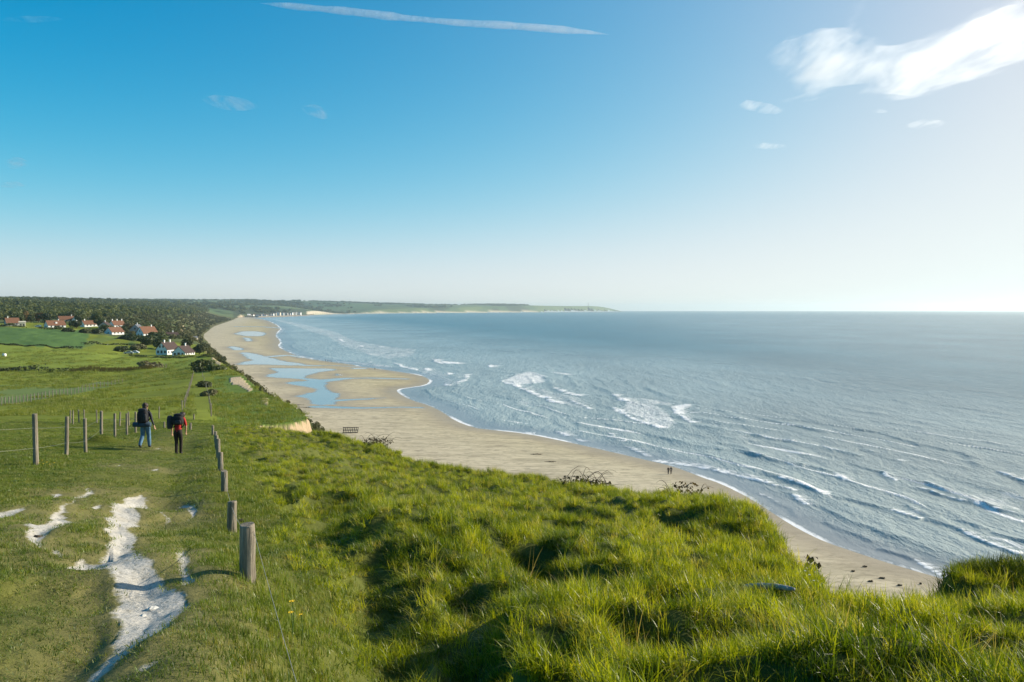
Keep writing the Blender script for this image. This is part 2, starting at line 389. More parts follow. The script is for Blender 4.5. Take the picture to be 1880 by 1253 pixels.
def land_z(X, Y, detail=True):
    X = np.asarray(X, float); Y = np.asarray(Y, float)
    z = plateau_z(X, Y)
    if detail:
        n = Y < 64
        if n.any():
            x = X[n]; y = Y[n]; zz = z[n]
            tl = tallness(x, y); fd, _, sg = pdist(x, y, FENCE); side = np.where(sg < 0, fd, -fd)
            fade = sstep(y, 1.5, 3.5)
            f1_ = fbm(x / 1.25 + 3, y / 1.9, 2, 5); hum = 0.36 * (0.42 - np.abs(f1_) * 1.5) + 0.15 * fbm(x / 0.55, y / 0.75, 2, 9) + 0.26 * fbm(x / 4.0, y / 6.0, 2, 21) - 0.10
            sht = (0.05 + 0.05 * (1 - sstep(y, 9, 16))) * fbm(x / 0.9, y / 1.2, 3, 31) + 0.10 * fbm(x / 4.0, y / 5.0, 2, 41)
            zz = zz + (hum * tl + sht * (1 - tl)) * fade
            berm = np.where(side < 0, np.exp(-(side / 0.55) ** 2), np.exp(-(side / 0.9) ** 2))
            zz = zz + 0.05 * berm * vnoise(x / 1.1, y / 1.4, 71) - 0.17 * np.exp(-((side + 1.0) / 0.55) ** 2) * (1 - sstep(y, 30, 42)) * (0.75 + 0.5 * vnoise(x / 0.9, y / 1.2, 72)) * sstep(y, 3, 5)
            for pl, dep, wd in TRENCH:
                d, par, _ = pdist(x + 0.25 * fbm(x / 0.9, y / 1.2, 2, 501), y + 0.3 * fbm(x / 0.8, y, 2, 502), pl); zz = zz - dep * (0.75 + 0.45 * vnoise(x / 0.8, y / 1.3, 503)) * np.exp(-(d / wd) ** 2)
            for mx, my, sx, sy, h in MOUND: zz = zz + h * np.exp(-((x - mx) / sx) ** 2 - ((y - my) / sy) ** 2)
            d, _, sg = pdist(x, y, BANKL); zz = zz + 0.04 * np.where(sg > 0, np.exp(-(d / 1.0) ** 2), np.exp(-(d / 0.10) ** 2))
            zz = zz - 0.50 * np.where(sg > 0, sstep(d, 0.2, 3.0), 0) * (1 - sstep(y, 6.0, 8.5)) * sstep(y, 2.0, 3.5) * (x < 0)
            cs = chalk_sd(x, y); zz = zz - 0.055 * sstep(cs, -0.10, 0.25) + 0.014 * fbm(x / 0.25, y / 0.3, 3, 88) * (cs > 0)
            # molehill beside the left fence
            mx, my = hit(187, 812); zz = zz + 0.32 * np.exp(-((x - mx) / 0.75) ** 2 - ((y - my) / 0.6) ** 2)
            z[n] = zz
        f = ~n
        if f.any():
            x = X[f]; y = Y[f]; w = sstep(y, 64, 72)
            amp = np.clip(y / 100.0, 0.6, 12) * w * (1 - 0.85 * sstep(y, 2500, 5000))
            z[f] = z[f] + amp * (0.22 * fbm(x / 9, y / 12, 3, 51)) + amp * 0.35 * sstep(y, 600, 1200) * fbm(x / 90, y / 110, 3, 61)
    ine = inpoly(X, Y, EPOLY)
    out = ~ine
    if out.any():
        x = X[out]; y = Y[out]; dE, _, _ = pdist(x, y, EDGE); dF, _, _ = pdist(x, y, FOOT)
        t = dE / (dE + dF + 1e-6); zb = beach_z(x, y)
        steep = (y > 58) & (y < 84) & (x < -17.5)
        prof = np.where(steep, np.clip(1 - (dE / 1.1) * 0.16, 0.55, 1) * (1 - t) ** 0.5, (1 - t) ** (1.25 + 3.75 * sstep(x, -75, -22) * (1 - sstep(y, 150, 270))))
        hump = 0.05 * fbm(x / 7, y / 9, 3, 77) * np.sin(np.pi * t) * np.clip(z[out] - zb, 0, 40)
        hh_ = (z[out] - zb) * prof; zz = zb + hh_ + hump * sstep(hh_, 0.5, 3) - 0.45 * (1 - sstep(hh_, 0.1, 1.2))
        z[out] = np.where(inpoly(x, y, FPOLY), zz, zb - 0.35 - 0.05 * np.minimum(dF, 20))
    return z
def ground_at(X, Y): return float(land_z(np.array([X]), np.array([Y]))[0])

# ------------------------------------------------------------------ ground mesh (one sheet, split into ground, chalk path and far hills)
def geo(a, b, r):
    n = max(2, int(math.log(b / a) / math.log(r))); return np.exp(np.linspace(math.log(a), math.log(b), n))
A_COLS = np.concatenate([np.arange(-0.92, -0.62, 0.006), np.arange(-0.62, -0.22, 0.0028), np.arange(-0.22, 0.66, 0.0042), np.arange(0.66, 0.92, 0.008)])
Y_ROWS = np.concatenate([[-3.0, -1.0, 0.3, 0.8], geo(1.2, 40, 1.0085)[:-1], geo(40, 110, 1.006)[:-1], geo(110, 2500, 1.012)[:-1], geo(2500, 11500, 1.006)[:-1], geo(11500, 16000, 1.03)])
AA, YY = np.meshgrid(A_COLS, Y_ROWS); XX = AA * np.maximum(YY, 2.2)
X = XX.ravel(); Y = YY.ravel()
keep = inpoly(X, Y, FPOLY)
dF = np.full(X.shape, 1e9); m_ = ~keep & (X < 400) & (Y < 11000); 
if m_.any(): dF[m_] = pdist(X[m_], Y[m_], FOOT)[0]
near_ok = keep | (dF < np.clip(0.01 * Y, 1.0, 40))
Z = np.full(X.shape, -5.0); Z[near_ok] = land_z(X[near_ok], Y[near_ok])
nr, nc = AA.shape
ii = np.arange(nr * nc).reshape(nr, nc)
Q = np.stack([ii[:-1, :-1], ii[:-1, 1:], ii[1:, 1:], ii[1:, :-1]], -1).reshape(-1, 4)
Q = Q[near_ok[Q].all(1)]
V = np.stack([X, Y, Z], 1)

# ground cover: the colour each patch of land really has, laid out on the photo outline of the plateau
PXx = 940 + F * X / np.maximum(Y, 0.5); zp = Z
T_ = (zp - CZ) / np.maximum(Y, 0.5); PXy = 566.5 - F * T_
col = np.empty((len(X), 3)); col[:] = (0.120, 0.150, 0.018)
def paint(mask, c, amt=1.0):
    w = (mask.astype(float) * amt)[:, None]; col[:] = col * (1 - w) + np.array(c) * w
n1 = fbm(X / 14, Y / 22, 3, 101); n2 = fbm(X / 60, Y / 70, 3, 103); n3 = fbm(X / 3.5, Y / 5, 3, 105)
col *= (1 + 0.18 * n1 + 0.15 * n2 + 0.2 * n3 * (Y < 300))[:, None]
far = Y > 62
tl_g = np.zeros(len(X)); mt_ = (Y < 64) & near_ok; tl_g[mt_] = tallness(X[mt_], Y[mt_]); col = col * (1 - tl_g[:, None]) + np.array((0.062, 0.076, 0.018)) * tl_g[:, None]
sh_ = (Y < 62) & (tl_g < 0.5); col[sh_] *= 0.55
paint(far & (n1 + n2 > 0.25), (0.14, 0.16, 0.028), 0.5)
def zone(pts, c, amt=1.0, ymin=62): paint(inpoly(PXx, PXy, pts) & (Y > ymin), c, amt)
zone([(-600, 601), (0, 601), (80, 604), (150, 607), (165, 613), (150, 641), (100, 638), (0, 631), (-600, 628)], (0.060, 0.115, 0.030))          # the sown field
zone([(-600, 720), (0, 708), (180, 702), (225, 704), (150, 722), (0, 745), (-600, 760)], (0.085, 0.130, 0.045), 0.8)
zone([(-600, 632), (0, 634), (100, 641), (150, 644), (240, 655), (380, 655), (380, 675), (150, 676), (-600, 660)], (0.135, 0.178, 0.026), 0.9)
zone([(353, 688), (372, 688), (390, 765), (386, 790), (345, 790), (352, 740)], (0.125, 0.155, 0.022), 0.35)                                    # mown strip
zone([(392, 690), (470, 690), (560, 760), (560, 790), (400, 785), (390, 740)], (0.065, 0.115, 0.022), 0.8)
zone([(230, 618), (150, 640), (160, 625), (225, 612), (262, 640), (250, 650)], (0.085, 0.125, 0.030), 0.7)
# scrub and wood floor
scrubw = np.zeros(len(X), bool)
SCRUBPX = [(150, 612), (200, 604), (190, 592), (0, 592), (-700, 592), (-700, 520), (445, 520), (455, 584), (395, 606), (383, 632), (400, 660), (350, 655), (300, 640), (240, 630), (200, 620)]
paint(inpoly(PXx, PXy, SCRUBPX) & (Y > 520) & (Y < 4200), (0.062, 0.080, 0.030), 0.95)
slope = ~inpoly(X, Y, EPOLY) & (Y > 58)
paint(slope & (Y < 3000), (0.085, 0.080, 0.035), 0.85)
paint(slope & (Y < 3000) & (fbm(X / 12, Y / 16, 3, 131) > 0.05), (0.045, 0.060, 0.018), 0.9)
# far country: fields and woods
ff = Y > 3200
paint(ff, (0.058, 0.095, 0.042))
fw = fbm(X / 420 + 7, Y / 700, 3, 141)
paint(ff & (fw > 0.12), (0.030, 0.045, 0.022)); paint(ff & (fw < -0.3), (0.095, 0.13, 0.05), 0.8); paint(ff & (np.abs(fw) < 0.03), (0.03, 0.045, 0.022), 0.8)
zone([(430, 566), (560, 568), (575, 576), (560, 584), (430, 584)], (0.035, 0.048, 0.025), 0.8, 3000)
zone([(575, 557.5), (660, 558), (690, 563), (690, 568), (600, 568), (575, 566)], (0.065, 0.115, 0.045), 0.9, 3000)
sandc = (0.36, 0.30, 0.20)
sand = np.zeros(len(X))
def sandzone(pts, ymin, ymax, amt=1.0):
    m = inpoly(PXx, PXy, pts) & (Y > ymin) & (Y < ymax); paint(m, sandc, amt); sand[m] = amt
dEall = np.full(len(X), 99.0); mm = near_ok & (Y > 50) & (Y < 600) & (X < 60); dEall[mm] = pdist(X[mm], Y[mm], EDGE)[0]
gul = slope & (Y > 62) & (Y < 90) & (X < -15) & (dEall < 6); paint(gul, (0.27, 0.22, 0.145)); sand[gul] = 1
sandzone([(418, 694), (440, 692), (462, 716), (456, 720), (436, 708), (424, 706)], 90, 240)
sandzone([(386, 656), (398, 658), (406, 672), (392, 668)], 180, 420, 0.8)
sandzone([(478, 729), (492, 733), (488, 745), (478, 742)], 90, 260, 0.8)
sandzone([(425, 596), (440, 578), (452, 579), (448, 590), (432, 597)], 1500, 3600)
sandzone([(328, 596), (340, 598), (336, 612), (330, 606)], 500, 1400, 0.7)
fs = ff & (pdist(np.where(ff, X, 0), np.where(ff, Y, 1e6), COAST)[0] < 14) if ff.any() else ff
paint(fs & (Y > 4600) & (Y < 9000), (0.42, 0.38, 0.29), 0.8)
PATHC = [hit(x, y) for x, y in ((190, 1253), (250, 1100), (250, 950), (262, 900), (290, 850), (318, 815), (335, 795))]
chk = chalk_sd(X, Y)
chalk = sstep(chk, -0.08, 0.08); chalk[Y > 45] = 0
worn = sstep(chk, -0.9, 0.0) * (Y < 45)
paint(worn > 0.01, (0.13, 0.125, 0.06), 0.0)
cor = np.zeros(len(X)); cor[mt_] = (1 - sstep(pdist(X[mt_], Y[mt_], PATHC)[0], 0.6, 2.6)) * (1 - tl_g[mt_]); col = col * (1 - 0.6 * cor[:, None]) + np.array((0.095, 0.105, 0.030)) * 0.6 * cor[:, None]
col = col * (1 - 0.5 * worn[:, None]) + np.array((0.15, 0.135, 0.065)) * 0.5 * worn[:, None]

m_ground, t, b = newmat('ground_cover')
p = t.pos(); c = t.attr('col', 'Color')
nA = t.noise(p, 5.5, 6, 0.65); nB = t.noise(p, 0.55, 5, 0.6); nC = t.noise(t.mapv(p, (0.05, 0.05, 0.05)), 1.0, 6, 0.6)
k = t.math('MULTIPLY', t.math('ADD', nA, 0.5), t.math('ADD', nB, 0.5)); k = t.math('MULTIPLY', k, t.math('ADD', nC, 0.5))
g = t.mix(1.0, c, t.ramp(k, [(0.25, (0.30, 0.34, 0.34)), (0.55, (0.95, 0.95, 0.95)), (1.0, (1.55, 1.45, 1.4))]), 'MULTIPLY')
ch = t.attr('chalk'); edge = t.math('ADD', ch, t.math('MULTIPLY', t.math('SUBTRACT', t.noise(p, 9, 5, 0.7), 0.5), 1.1))
chm = t.ramp(edge, [(0.38, 0.0), (0.78, 1.0)])
pn = t.noise(p, 22, 6, 0.75); pl = t.noise(p, 2.2, 4, 0.6)
chc = t.mix(t.ramp(pn, [(0.34, 0.0), (0.48, 1.0)]), c4((0.24, 0.225, 0.18)), c4((0.50, 0.48, 0.43)))
chc = t.mix(t.ramp(pl, [(0.35, 0.3), (0.55, 0.0)]), chc, c4((0.42, 0.36, 0.25)))
g2 = t.mix(chm, g, chc)
t.l.new(g2, b.inputs['Base Color']); b.inputs['Roughness'].default_value = 0.95; b.inputs['Specular IOR Level'].default_value = 0.1
hh = t.math('ADD', t.math('MULTIPLY', t.noise(p, 14, 6, 0.75), 0.05), t.math('MULTIPLY', t.noise(p, 1.3, 5, 0.6), 0.25))
st = t.mapv(p, (3.0, 3.0, 0.5)); hh = t.math('ADD', hh, t.math('MULTIPLY', t.math('MULTIPLY', t.noise(st, 1.0, 4), t.attr('sand')), 0.8))
t.l.new(t.bump(hh, 0.55, 1.0), b.inputs['Normal'])

qc = chalk[Q].mean(1) > 0.5; qy = Y[Q].mean(1); qh = qy > 2600
qs = (~inpoly(X[Q].mean(1), Y[Q].mean(1), EPOLY)) & (qy > 58) & ~qh
def sub(name, sel, label, cat):
    v, q, at = compact(V, Q[sel], {'col': col, 'chalk': chalk, 'sand': sand})
    me = quads_mesh(name, v, q)
    for kk, vv in at.items(): vattr(me, kk, vv)
    return tag(link(name, me, m_ground), label, cat, kind='structure')
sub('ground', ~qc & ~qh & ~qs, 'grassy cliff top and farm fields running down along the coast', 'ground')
sub('chalk_path', qc, 'bare white chalk worn through the turf of the footpath', 'path')
sub('hills', qh, 'far wooded hills and low cape closing the bay', 'hills')
sub('bluff', qs, 'scrubby bluff falling from the fields to the beach', 'bluff')

# ------------------------------------------------------------------ beach and tidal pools
Bz = lambda pts: conv(pts, 4, 350, 520)
POOLPX = [Bz([(320,372),(400,352),(520,356),(560,376),(500,392),(380,388)]), Bz([(385,402),(420,400),(448,420),(430,432),(400,424)]), Bz([(285,470),(330,464),(380,486),(360,494),(300,492)]),
 Bz([(345,515),(400,508),(520,526),(680,572),(810,598),(780,606),(640,606),(500,600),(330,606),(380,580),(460,570),(430,545)]),
 Bz([(600,626),(800,624),(1090,632),(1060,642),(960,652),(900,672),(820,690),(850,704),(1000,713),(975,750),(985,780),(1030,800),(1090,820),(1050,850),(1010,893),(920,896),(850,850),(790,830),(860,806),(930,790),(880,768),(740,755),(680,735),(850,724),(840,712),(660,702),(545,680),(650,664),(640,640)]),
 Bz([(1080,668),(1110,676),(1085,682)]), Bz([(1170,620),(1270,612),(1290,620),(1200,628)])]
STREAMPX = [(Bz([(960,722),(1050,712),(1150,700),(1300,696),(1560,697)]), 5.0), (Bz([(1000,880),(1050,858),(1150,848),(1420,837)]), 3.6), (Bz([(960,905),(1100,906),(1300,905),(1680,900)]), 3.2), (Bz([(700,585),(860,602),(1000,604),(1200,606)]), 5.0),
            (Bz([(560,540),(700,524),(820,540)]), 5.0), (Bz([(380,320),(560,322),(690,330)]), 16.0)]
POOLS = [[G(x, y, 0.9) for x, y in smooth_poly(pl + [pl[0]], 2)] for pl in POOLPX]
STREAMS = [([G(x, y, 0.9) for x, y in pl], w) for pl, w in STREAMPX]
def pool_sd(X, Y):
    r = np.full(X.shape, -999.0); m = (Y > 200) & (Y < 2200)
    x = X[m] + 2.5 * fbm(X[m] / 16, Y[m] / 30, 3, 210); y = Y[m] + 5 * fbm(X[m] / 22 + 9, Y[m] / 30, 3, 211); rr = r[m]
    for pl in POOLS:
        d, _, _ = pdist(x, y, pl); rr = np.maximum(rr, np.where(inpoly(x, y, pl), d, -d))
    for pl, w in STREAMS:
        d, par, _ = pdist(x, y, pl); rr = np.maximum(rr, w * (1 - 0.65 * par / (len(pl) - 1)) - d)
    r[m] = rr; return r
prow = np.concatenate([np.arange(575, 600, 0.5), np.arange(600, 820, 1.0), np.arange(820, 1140, 2.0), np.arange(1140, 1700, 8)])
BY = np.array([G(940, y)[1] for y in prow])[::-1]; BA = np.arange(-0.46, 0.86, 0.0016)
AA, YY = np.meshgrid(BA, BY); Xb = (AA * YY).ravel(); Yb = YY.ravel()
sd = shore_sd(Xb, Yb)
inland = inpoly(Xb, Yb, FPOLY); dF = pdist(Xb, Yb, FOOT)[0]
ok = ((~inland) | (dF < np.clip(0.03 * Yb, 8, 60))) & (sd > -np.clip(0.1 * Yb, 16, 90)) & (Yb < 5200)
ii = np.arange(len(Xb)).reshape(AA.shape); Qb = np.stack([ii[:-1, :-1], ii[:-1, 1:], ii[1:, 1:], ii[1:, :-1]], -1).reshape(-1, 4); Qb = Qb[ok[Qb].all(1)]
psd = pool_sd(Xb, Yb)
zb = beach_z(Xb, Yb, sd)
zb = zb + np.where(sd > 4, 0.05 * fbm(Xb / 12, Yb / 9, 3, 230) + 0.03 * fbm(Xb / 3, Yb / 2.0, 2, 231), 0) * (psd < 0)
pool = sstep(psd, -2.5 - 0.004 * Yb, 2.0 + 0.003 * Yb); damp = np.maximum(sstep(psd, -14, -0.5) * 0.8, sstep(-sd, -9 - 0.02 * Yb, -1.0))
upper = 1 - sstep(dF, 10, 75)
Vb = np.stack([Xb, Yb, zb], 1)
m_beach, t, b = newmat('beach_sand')
p = t.pos(); pool_n = t.noise(t.mapv(p, (0.035, 0.16, 1)), 1.0, 4, 0.6, 0.4); pool_a = t.ramp(t.math('ADD', t.attr('pool'), t.math('MULTIPLY', t.math('SUBTRACT', pool_n, 0.5), 1.25)), [(0.36, 0.0), (0.76, 1.0)]); damp_a = t.attr('damp'); up_a = t.attr('upper')
nb = t.noise(t.mapv(p, (0.06, 0.10, 1)), 1.0, 6, 0.62, 1.2); nf = t.noise(t.mapv(p, (0.35, 0.8, 1)), 1.0, 5, 0.7, 0.6); ng = t.noise(p, 7.0, 4, 0.7)
dry = t.ramp(nb, [(0.30, (0.40, 0.335, 0.19)), (0.55, (0.55, 0.47, 0.275)), (0.75, (0.62, 0.54, 0.345))])
dry = t.mix(t.math('MULTIPLY', up_a, 0.7), dry, c4((0.60, 0.525, 0.38)))
rill = t.ramp(nf, [(0.36, 0.0), (0.52, 1.0)])
dry = t.mix(rill, t.mix(0.75, dry, c4((0.25, 0.215, 0.15))), dry)
st2 = t.ramp(t.noise(t.mapv(p, (0.045, 0.22, 1), (0, 0, -0.35)), 1.0, 5, 0.65, 0.8), [(0.38, 0.45), (0.52, 0.0)]); dry = t.mix(st2, dry, c4((0.27, 0.235, 0.155)))
speck = t.ramp(ng, [(0.27, 1.0), (0.33, 0.0)]); dry = t.mix(t.math('MULTIPLY', speck, 0.5), dry, c4((0.17, 0.145, 0.10)))
wet = t.mix(t.math('MULTIPLY', damp_a, 0.75), dry, c4((0.34, 0.275, 0.185)))
base = t.mix(pool_a, wet, c4((0.20, 0.225, 0.23)))
t.l.new(base, b.inputs['Base Color'])
rg = t.math('MULTIPLY_ADD', damp_a, -0.45, 0.92); rg = t.math('MULTIPLY', rg, t.math('SUBTRACT', 1.0, t.math('MULTIPLY', pool_a, 0.86)))
t.l.new(t.math('MAXIMUM', rg, 0.05), b.inputs['Roughness']); b.inputs['IOR'].default_value = 1.33
t.l.new(t.math('MULTIPLY_ADD', pool_a, 0.75, 0.25), b.inputs['Specular IOR Level'])
hb = t.math('ADD', t.math('MULTIPLY', nf, 0.10), t.math('MULTIPLY', ng, 0.035)); hb = t.math('MULTIPLY', hb, t.math('SUBTRACT', 1.0, pool_a))
t.l.new(t.bump(hb, 0.7, 1.0), b.inputs['Normal'])
qp = psd[Qb].max(1) > 0
for nm, sel, lb, ct in (('beach', ~qp, 'broad pale sand beach curving away beneath the bluff', 'beach'), ('tidal_pool', qp, 'shallow blue tidal pools and runnels lying on the sand', 'tidal pool')):
    v, q, at = compact(Vb, Qb[sel], {'pool': pool, 'damp': damp, 'upper': upper}); me = quads_mesh(nm, v, q)
    for kk, vv in at.items(): vattr(me, kk, vv)
    tag(link(nm, me, m_beach), lb, ct, kind='structure')

# ------------------------------------------------------------------ sea: crest lines traced on the water plane, real ridges with foam
I4 = lambda pts: conv(pts, 3.76, 900, 650)
I5 = lambda pts: conv(pts, 3.76, 1380, 750)
I6 = lambda pts: conv(pts, 4.273, 460, 560)
# (points, height, foam from..to along the line (0-1), foam strength)
WAVES = [
 (I4([(80,185),(170,225),(300,275),(400,310),(490,345)]), 0.40, 0, 1, 1.0), (I4([(400,150),(385,190),(440,235),(510,265),(640,295)]), 0.5, 0.5, 1, 0.9),
 (I4([(545,315),(620,350),(670,380)]), 0.3, 0, 1, 0.8), (I4([(690,205),(770,240),(850,280),(940,340)]), 0.55, 0.6, 1, 0.9),
 (I4([(865,370),(920,415),(1000,455),(1100,490),(1180,515)]), 0.35, 0, 1, 1.0), (I4([(1060,232),(1180,275),(1300,320)]), 0.65, 0.97, 1, 0.4),
 (I4([(1258,365),(1290,420),(1340,445),(1440,480),(1530,520)]), 0.5, 0, 0.7, 1.0), (I4([(1580,385),(1650,425),(1800,470)]), 0.6, 0, 0, 0),
 (I4([(560,465),(640,490),(740,520),(850,565)]), 0.45, 0.8, 1, 0.9), (I4([(1080,555),(1300,600),(1450,640),(1650,670)]), 0.5, 0, 0, 0),
 (I4([(1560,610),(1720,645),(1800,680),(1880,715)]), 0.55, 0.6, 1, 0.6), (I4([(1100,735),(1200,748),(1330,765),(1500,795),(1640,825),(1760,855),(1880,885)]), 0.28, 0.05, 1, 1.0),
 (I4([(230,540),(290,552)]), 0.2, 0, 1, 0.9), (I4([(450,535),(540,572)]), 0.25, 0, 1, 1.0), (I4([(885,605),(945,602)]), 0.3, 0, 1, 1.0), (I4([(940,640),(1010,660),(1100,712)]), 0.25, 0, 1, 0.8), (I4([(590,585),(660,610)]), 0.2, 0, 1, 0.8),
 (I4([(0,265),(100,300),(200,350),(330,420),(450,455)]), 0.25, 0, 0, 0), (I4([(700,470),(900,500),(1150,565)]), 0.3, 0.1, 0.3, 0.3),
 (I5([(0,180),(120,205),(280,230)]), 0.55, 0, 0.9, 0.5), (I5([(440,262),(600,290),(740,330)]), 0.55, 0, 1, 0.45),
 (I5([(-200,250),(0,315),(150,355),(280,385),(400,400),(500,430),(560,455),(640,510)]), 0.65, 0.8, 0.95, 0.9),
 (I5([(60,440),(230,490),(380,545),(500,600)]), 0.45, 0.3, 1, 1.0), (I5([(500,600),(640,620),(780,655),(900,685),(1000,710)]), 0.55, 0.85, 1, 0.8), (I5([(980,705),(1100,740),(1200,765)]), 0.6, 0, 0.9, 1.0),
 (I5([(1180,760),(1250,775),(1400,830),(1450,850)]), 0.6, 0.6, 1, 0.6), (I5([(1420,838),(1550,900),(1700,950),(1880,1020),(2050,1100)]), 0.6, 0, 1, 1.0),
 (I5([(0,485),(120,515),(290,570)]), 0.35, 0, 1, 0.9), (I5([(285,580),(330,640),(370,665)]), 0.3, 0.2, 1, 1.0), (I5([(0,575),(130,620),(250,690),(340,760)]), 0.22, 0, 0.6, 0.5),
 (I5([(640,130),(870,165),(1000,210),(1200,260),(1480,310),(1540,385),(1700,435)]), 0.6, 0, 0, 0), (I5([(1690,432),(1760,465),(1880,505),(2000,540)]), 0.7, 0.1, 1, 1.0),
 (I5([(1130,540),(1260,580),(1400,625),(1600,675),(1880,755),(2000,790)]), 0.6, 0, 0.7, 0.75), (I5([(1200,500),(1300,560),(1500,640),(1880,725)]), 0.4, 0, 0.5, 0.6), (I5([(40,70),(200,95),(380,135),(500,165)]), 0.55, 0, 0, 0),
 (I5([(900,435),(950,480),(1000,500)]), 0.4, 0, 1, 1.0), (I5([(1050,665),(1180,720),(1260,755)]), 0.45, 0, 0.5, 0.5), (I5([(1420,765),(1520,800),(1600,840)]), 0.4, 0, 0.3, 0.4), (I5([(1640,860),(1820,910),(2000,960)]), 0.45, 0, 0.3, 0.5),
 (I5([(480,670),(600,740),(700,780),(900,860),(1100,920)]), 0.4, 0, 0, 0), (I5([(880,965),(1000,1000),(1140,1050)]), 0.35, 0.8, 1, 0.5), (I5([(1130,1045),(1220,1110),(1360,1165)]), 0.25, 0, 1, 1.0), (I5([(480,780),(700,860),(850,930)]), 0.3, 0, 0, 0),
 (I5([(1000,350),(1080,372)]), 0.35, 0, 1, 0.7), (I5([(780,280),(860,300)]), 0.3, 0, 1, 0.5), (I5([(1500,1000),(1700,1070),(1880,1140)]), 0.35, 0, 0, 0),
 (I6([(1440,425),(1450,445),(1490,462)]), 0.6, 0, 1, 1.0), (I6([(1120,458),(1160,468),(1200,487),(1310,510)]), 0.35, 0, 1, 0.9), (I6([(1380,495),(1415,522)]), 0.4, 0, 1, 0.9), (I6([(1525,610),(1550,640)]), 0.3, 0, 1, 0.9),
 (I6([(1630,622),(1690,590),(1700,555),(1750,540)]), 0.4, 0, 1, 0.8), (I6([(900,445),(960,452)]), 0.3, 0, 1, 0.7), (I6([(900,385),(960,395)]), 0.4, 0, 1, 1.0), (I6([(840,315),(880,330)]), 0.4, 0, 1, 0.9), (I6([(680,262),(720,290)]), 0.4, 0, 1, 0.9), (I6([(1000,325),(1060,335)]), 0.4, 0, 1, 0.9), (I6([(1540,530),(1570,548)]), 0.3, 0, 1, .8), (I6([(1870,470),(1885,490)]), 0.5, 0, 1, 1),
]
FOAMPX = [(I4([(80,183),(130,150),(240,118),(330,130),(400,155),(380,200),(250,212),(170,222)]), 0.62), (I4([(865,365),(950,330),(1150,350),(1260,400),(1310,470),(1250,510),(1150,510),(1000,452),(900,395)]), 0.55),
 (I4([(1255,362),(1300,335),(1400,345),(1390,400),(1350,430),(1300,425)]), 0.75), (I4([(170,225),(300,215),(480,260),(640,300),(700,380),(560,380),(400,310)]), 0.42), (I4([(860,290),(950,300),(1250,330),(1260,360),(950,345)]), 0.5), (I4([(400,130),(460,125),(640,140),(500,150)]), 0.6),
 (I4([(1150,720),(1500,760),(1880,840),(1880,880),(1640,815),(1330,755)]), 0.5), (I4([(1420,440),(1600,470),(1880,570),(1880,640),(1600,540)]), 0.35),
 (I5([(1500,860),(1700,900),(1880,960),(1880,1015),(1700,945),(1560,895)]), 0.6), (I5([(850,640),(1150,700),(1150,745),(900,685)]), 0.5), (I5([(230,470),(500,570),(500,600),(380,545),(230,490)]), 0.55), (I5([(1150,500),(1400,560),(1880,660),(1880,720),(1500,640),(1260,575)]), 0.45), (I5([(1300,560),(1880,560),(1880,640),(1500,620)]), 0.4), (I5([(150,510),(420,600),(440,680),(330,650)]), 0.35), (I5([(1750,430),(1880,455),(1880,500),(1760,460)]), 0.5),
 (I6([(150,108),(240,120),(420,150),(700,215),(860,285),(1150,335),(1330,350),(1320,400),(1100,430),(1000,420),(900,395),(700,330),(560,240),(420,200),(280,150),(170,118)]), 0.44), (I6([(1440,425),(1500,440),(1700,455),(1690,465),(1490,462)]), 0.8), (I6([(180,235),(240,270),(270,330),(330,360),(420,400),(560,425),(900,455),(1130,480),(1120,500),(640,445),(380,412),(290,372),(200,330)]), 0.55), (I6([(1120,455),(1300,490),(1420,500),(1560,530),(1640,610),(1560,650),(1480,600),(1300,540)]), 0.40), (I6([(230,130),(290,190),(230,240),(190,220),(260,180)]), 0.5)]
WLINES = [([G(x, y) for x, y in smooth_poly(pl, 2)], h, f0, f1, fs_) for pl, h, f0, f1, fs_ in WAVES]
FPATCH = [([G(x, y) for x, y in pl], a_) for pl, a_ in FOAMPX]
srow = np.concatenate([np.arange(571.35, 574, 0.2), np.arange(574, 640, 0.8), np.arange(640, 1075, 1.15), np.arange(1075, 1300, 6)])
SY = np.array([G(940, y)[1] for y in srow])[::-1]; SY = np.concatenate([SY[SY < 19500], [20500, 22500, 25000]]); SA = np.concatenate([np.arange(-0.34, 0.68, 0.00105), np.arange(0.68, 1.1, 0.01)])
AA, YY = np.meshgrid(SA, SY); Xs = (AA * YY).ravel(); Ys = YY.ravel()
sdS = shore_sd(Xs, Ys); ok = sdS < np.clip(0.02 * Ys, 4, 40)
ii = np.arange(len(Xs)).reshape(AA.shape); Qs = np.stack([ii[:-1, :-1], ii[:-1, 1:], ii[1:, 1:], ii[1:, :-1]], -1).reshape(-1, 4); Qs = Qs[ok[Qs].all(1)]
shal = sstep(-sdS, 0, 25)
ph = -sdS + 3.0 * fbm(Xs / 18, Ys / 30, 2, 303)
calm = np.exp(-Ys / 900.0)
zs = shal * calm * (0.16 * np.sin(ph / 2.1 + 2 * vnoise(Xs / 12, Ys / 20, 305)) * np.clip(vnoise(Xs / 14, Ys / 22, 306) + 0.3, 0, 1) + 0.10 * fbm(Xs / 2.2, Ys / 4.5, 3, 307) + 0.16 * fbm(Xs / 7, Ys / 16, 3, 309))
foam = np.zeros(len(Xs))
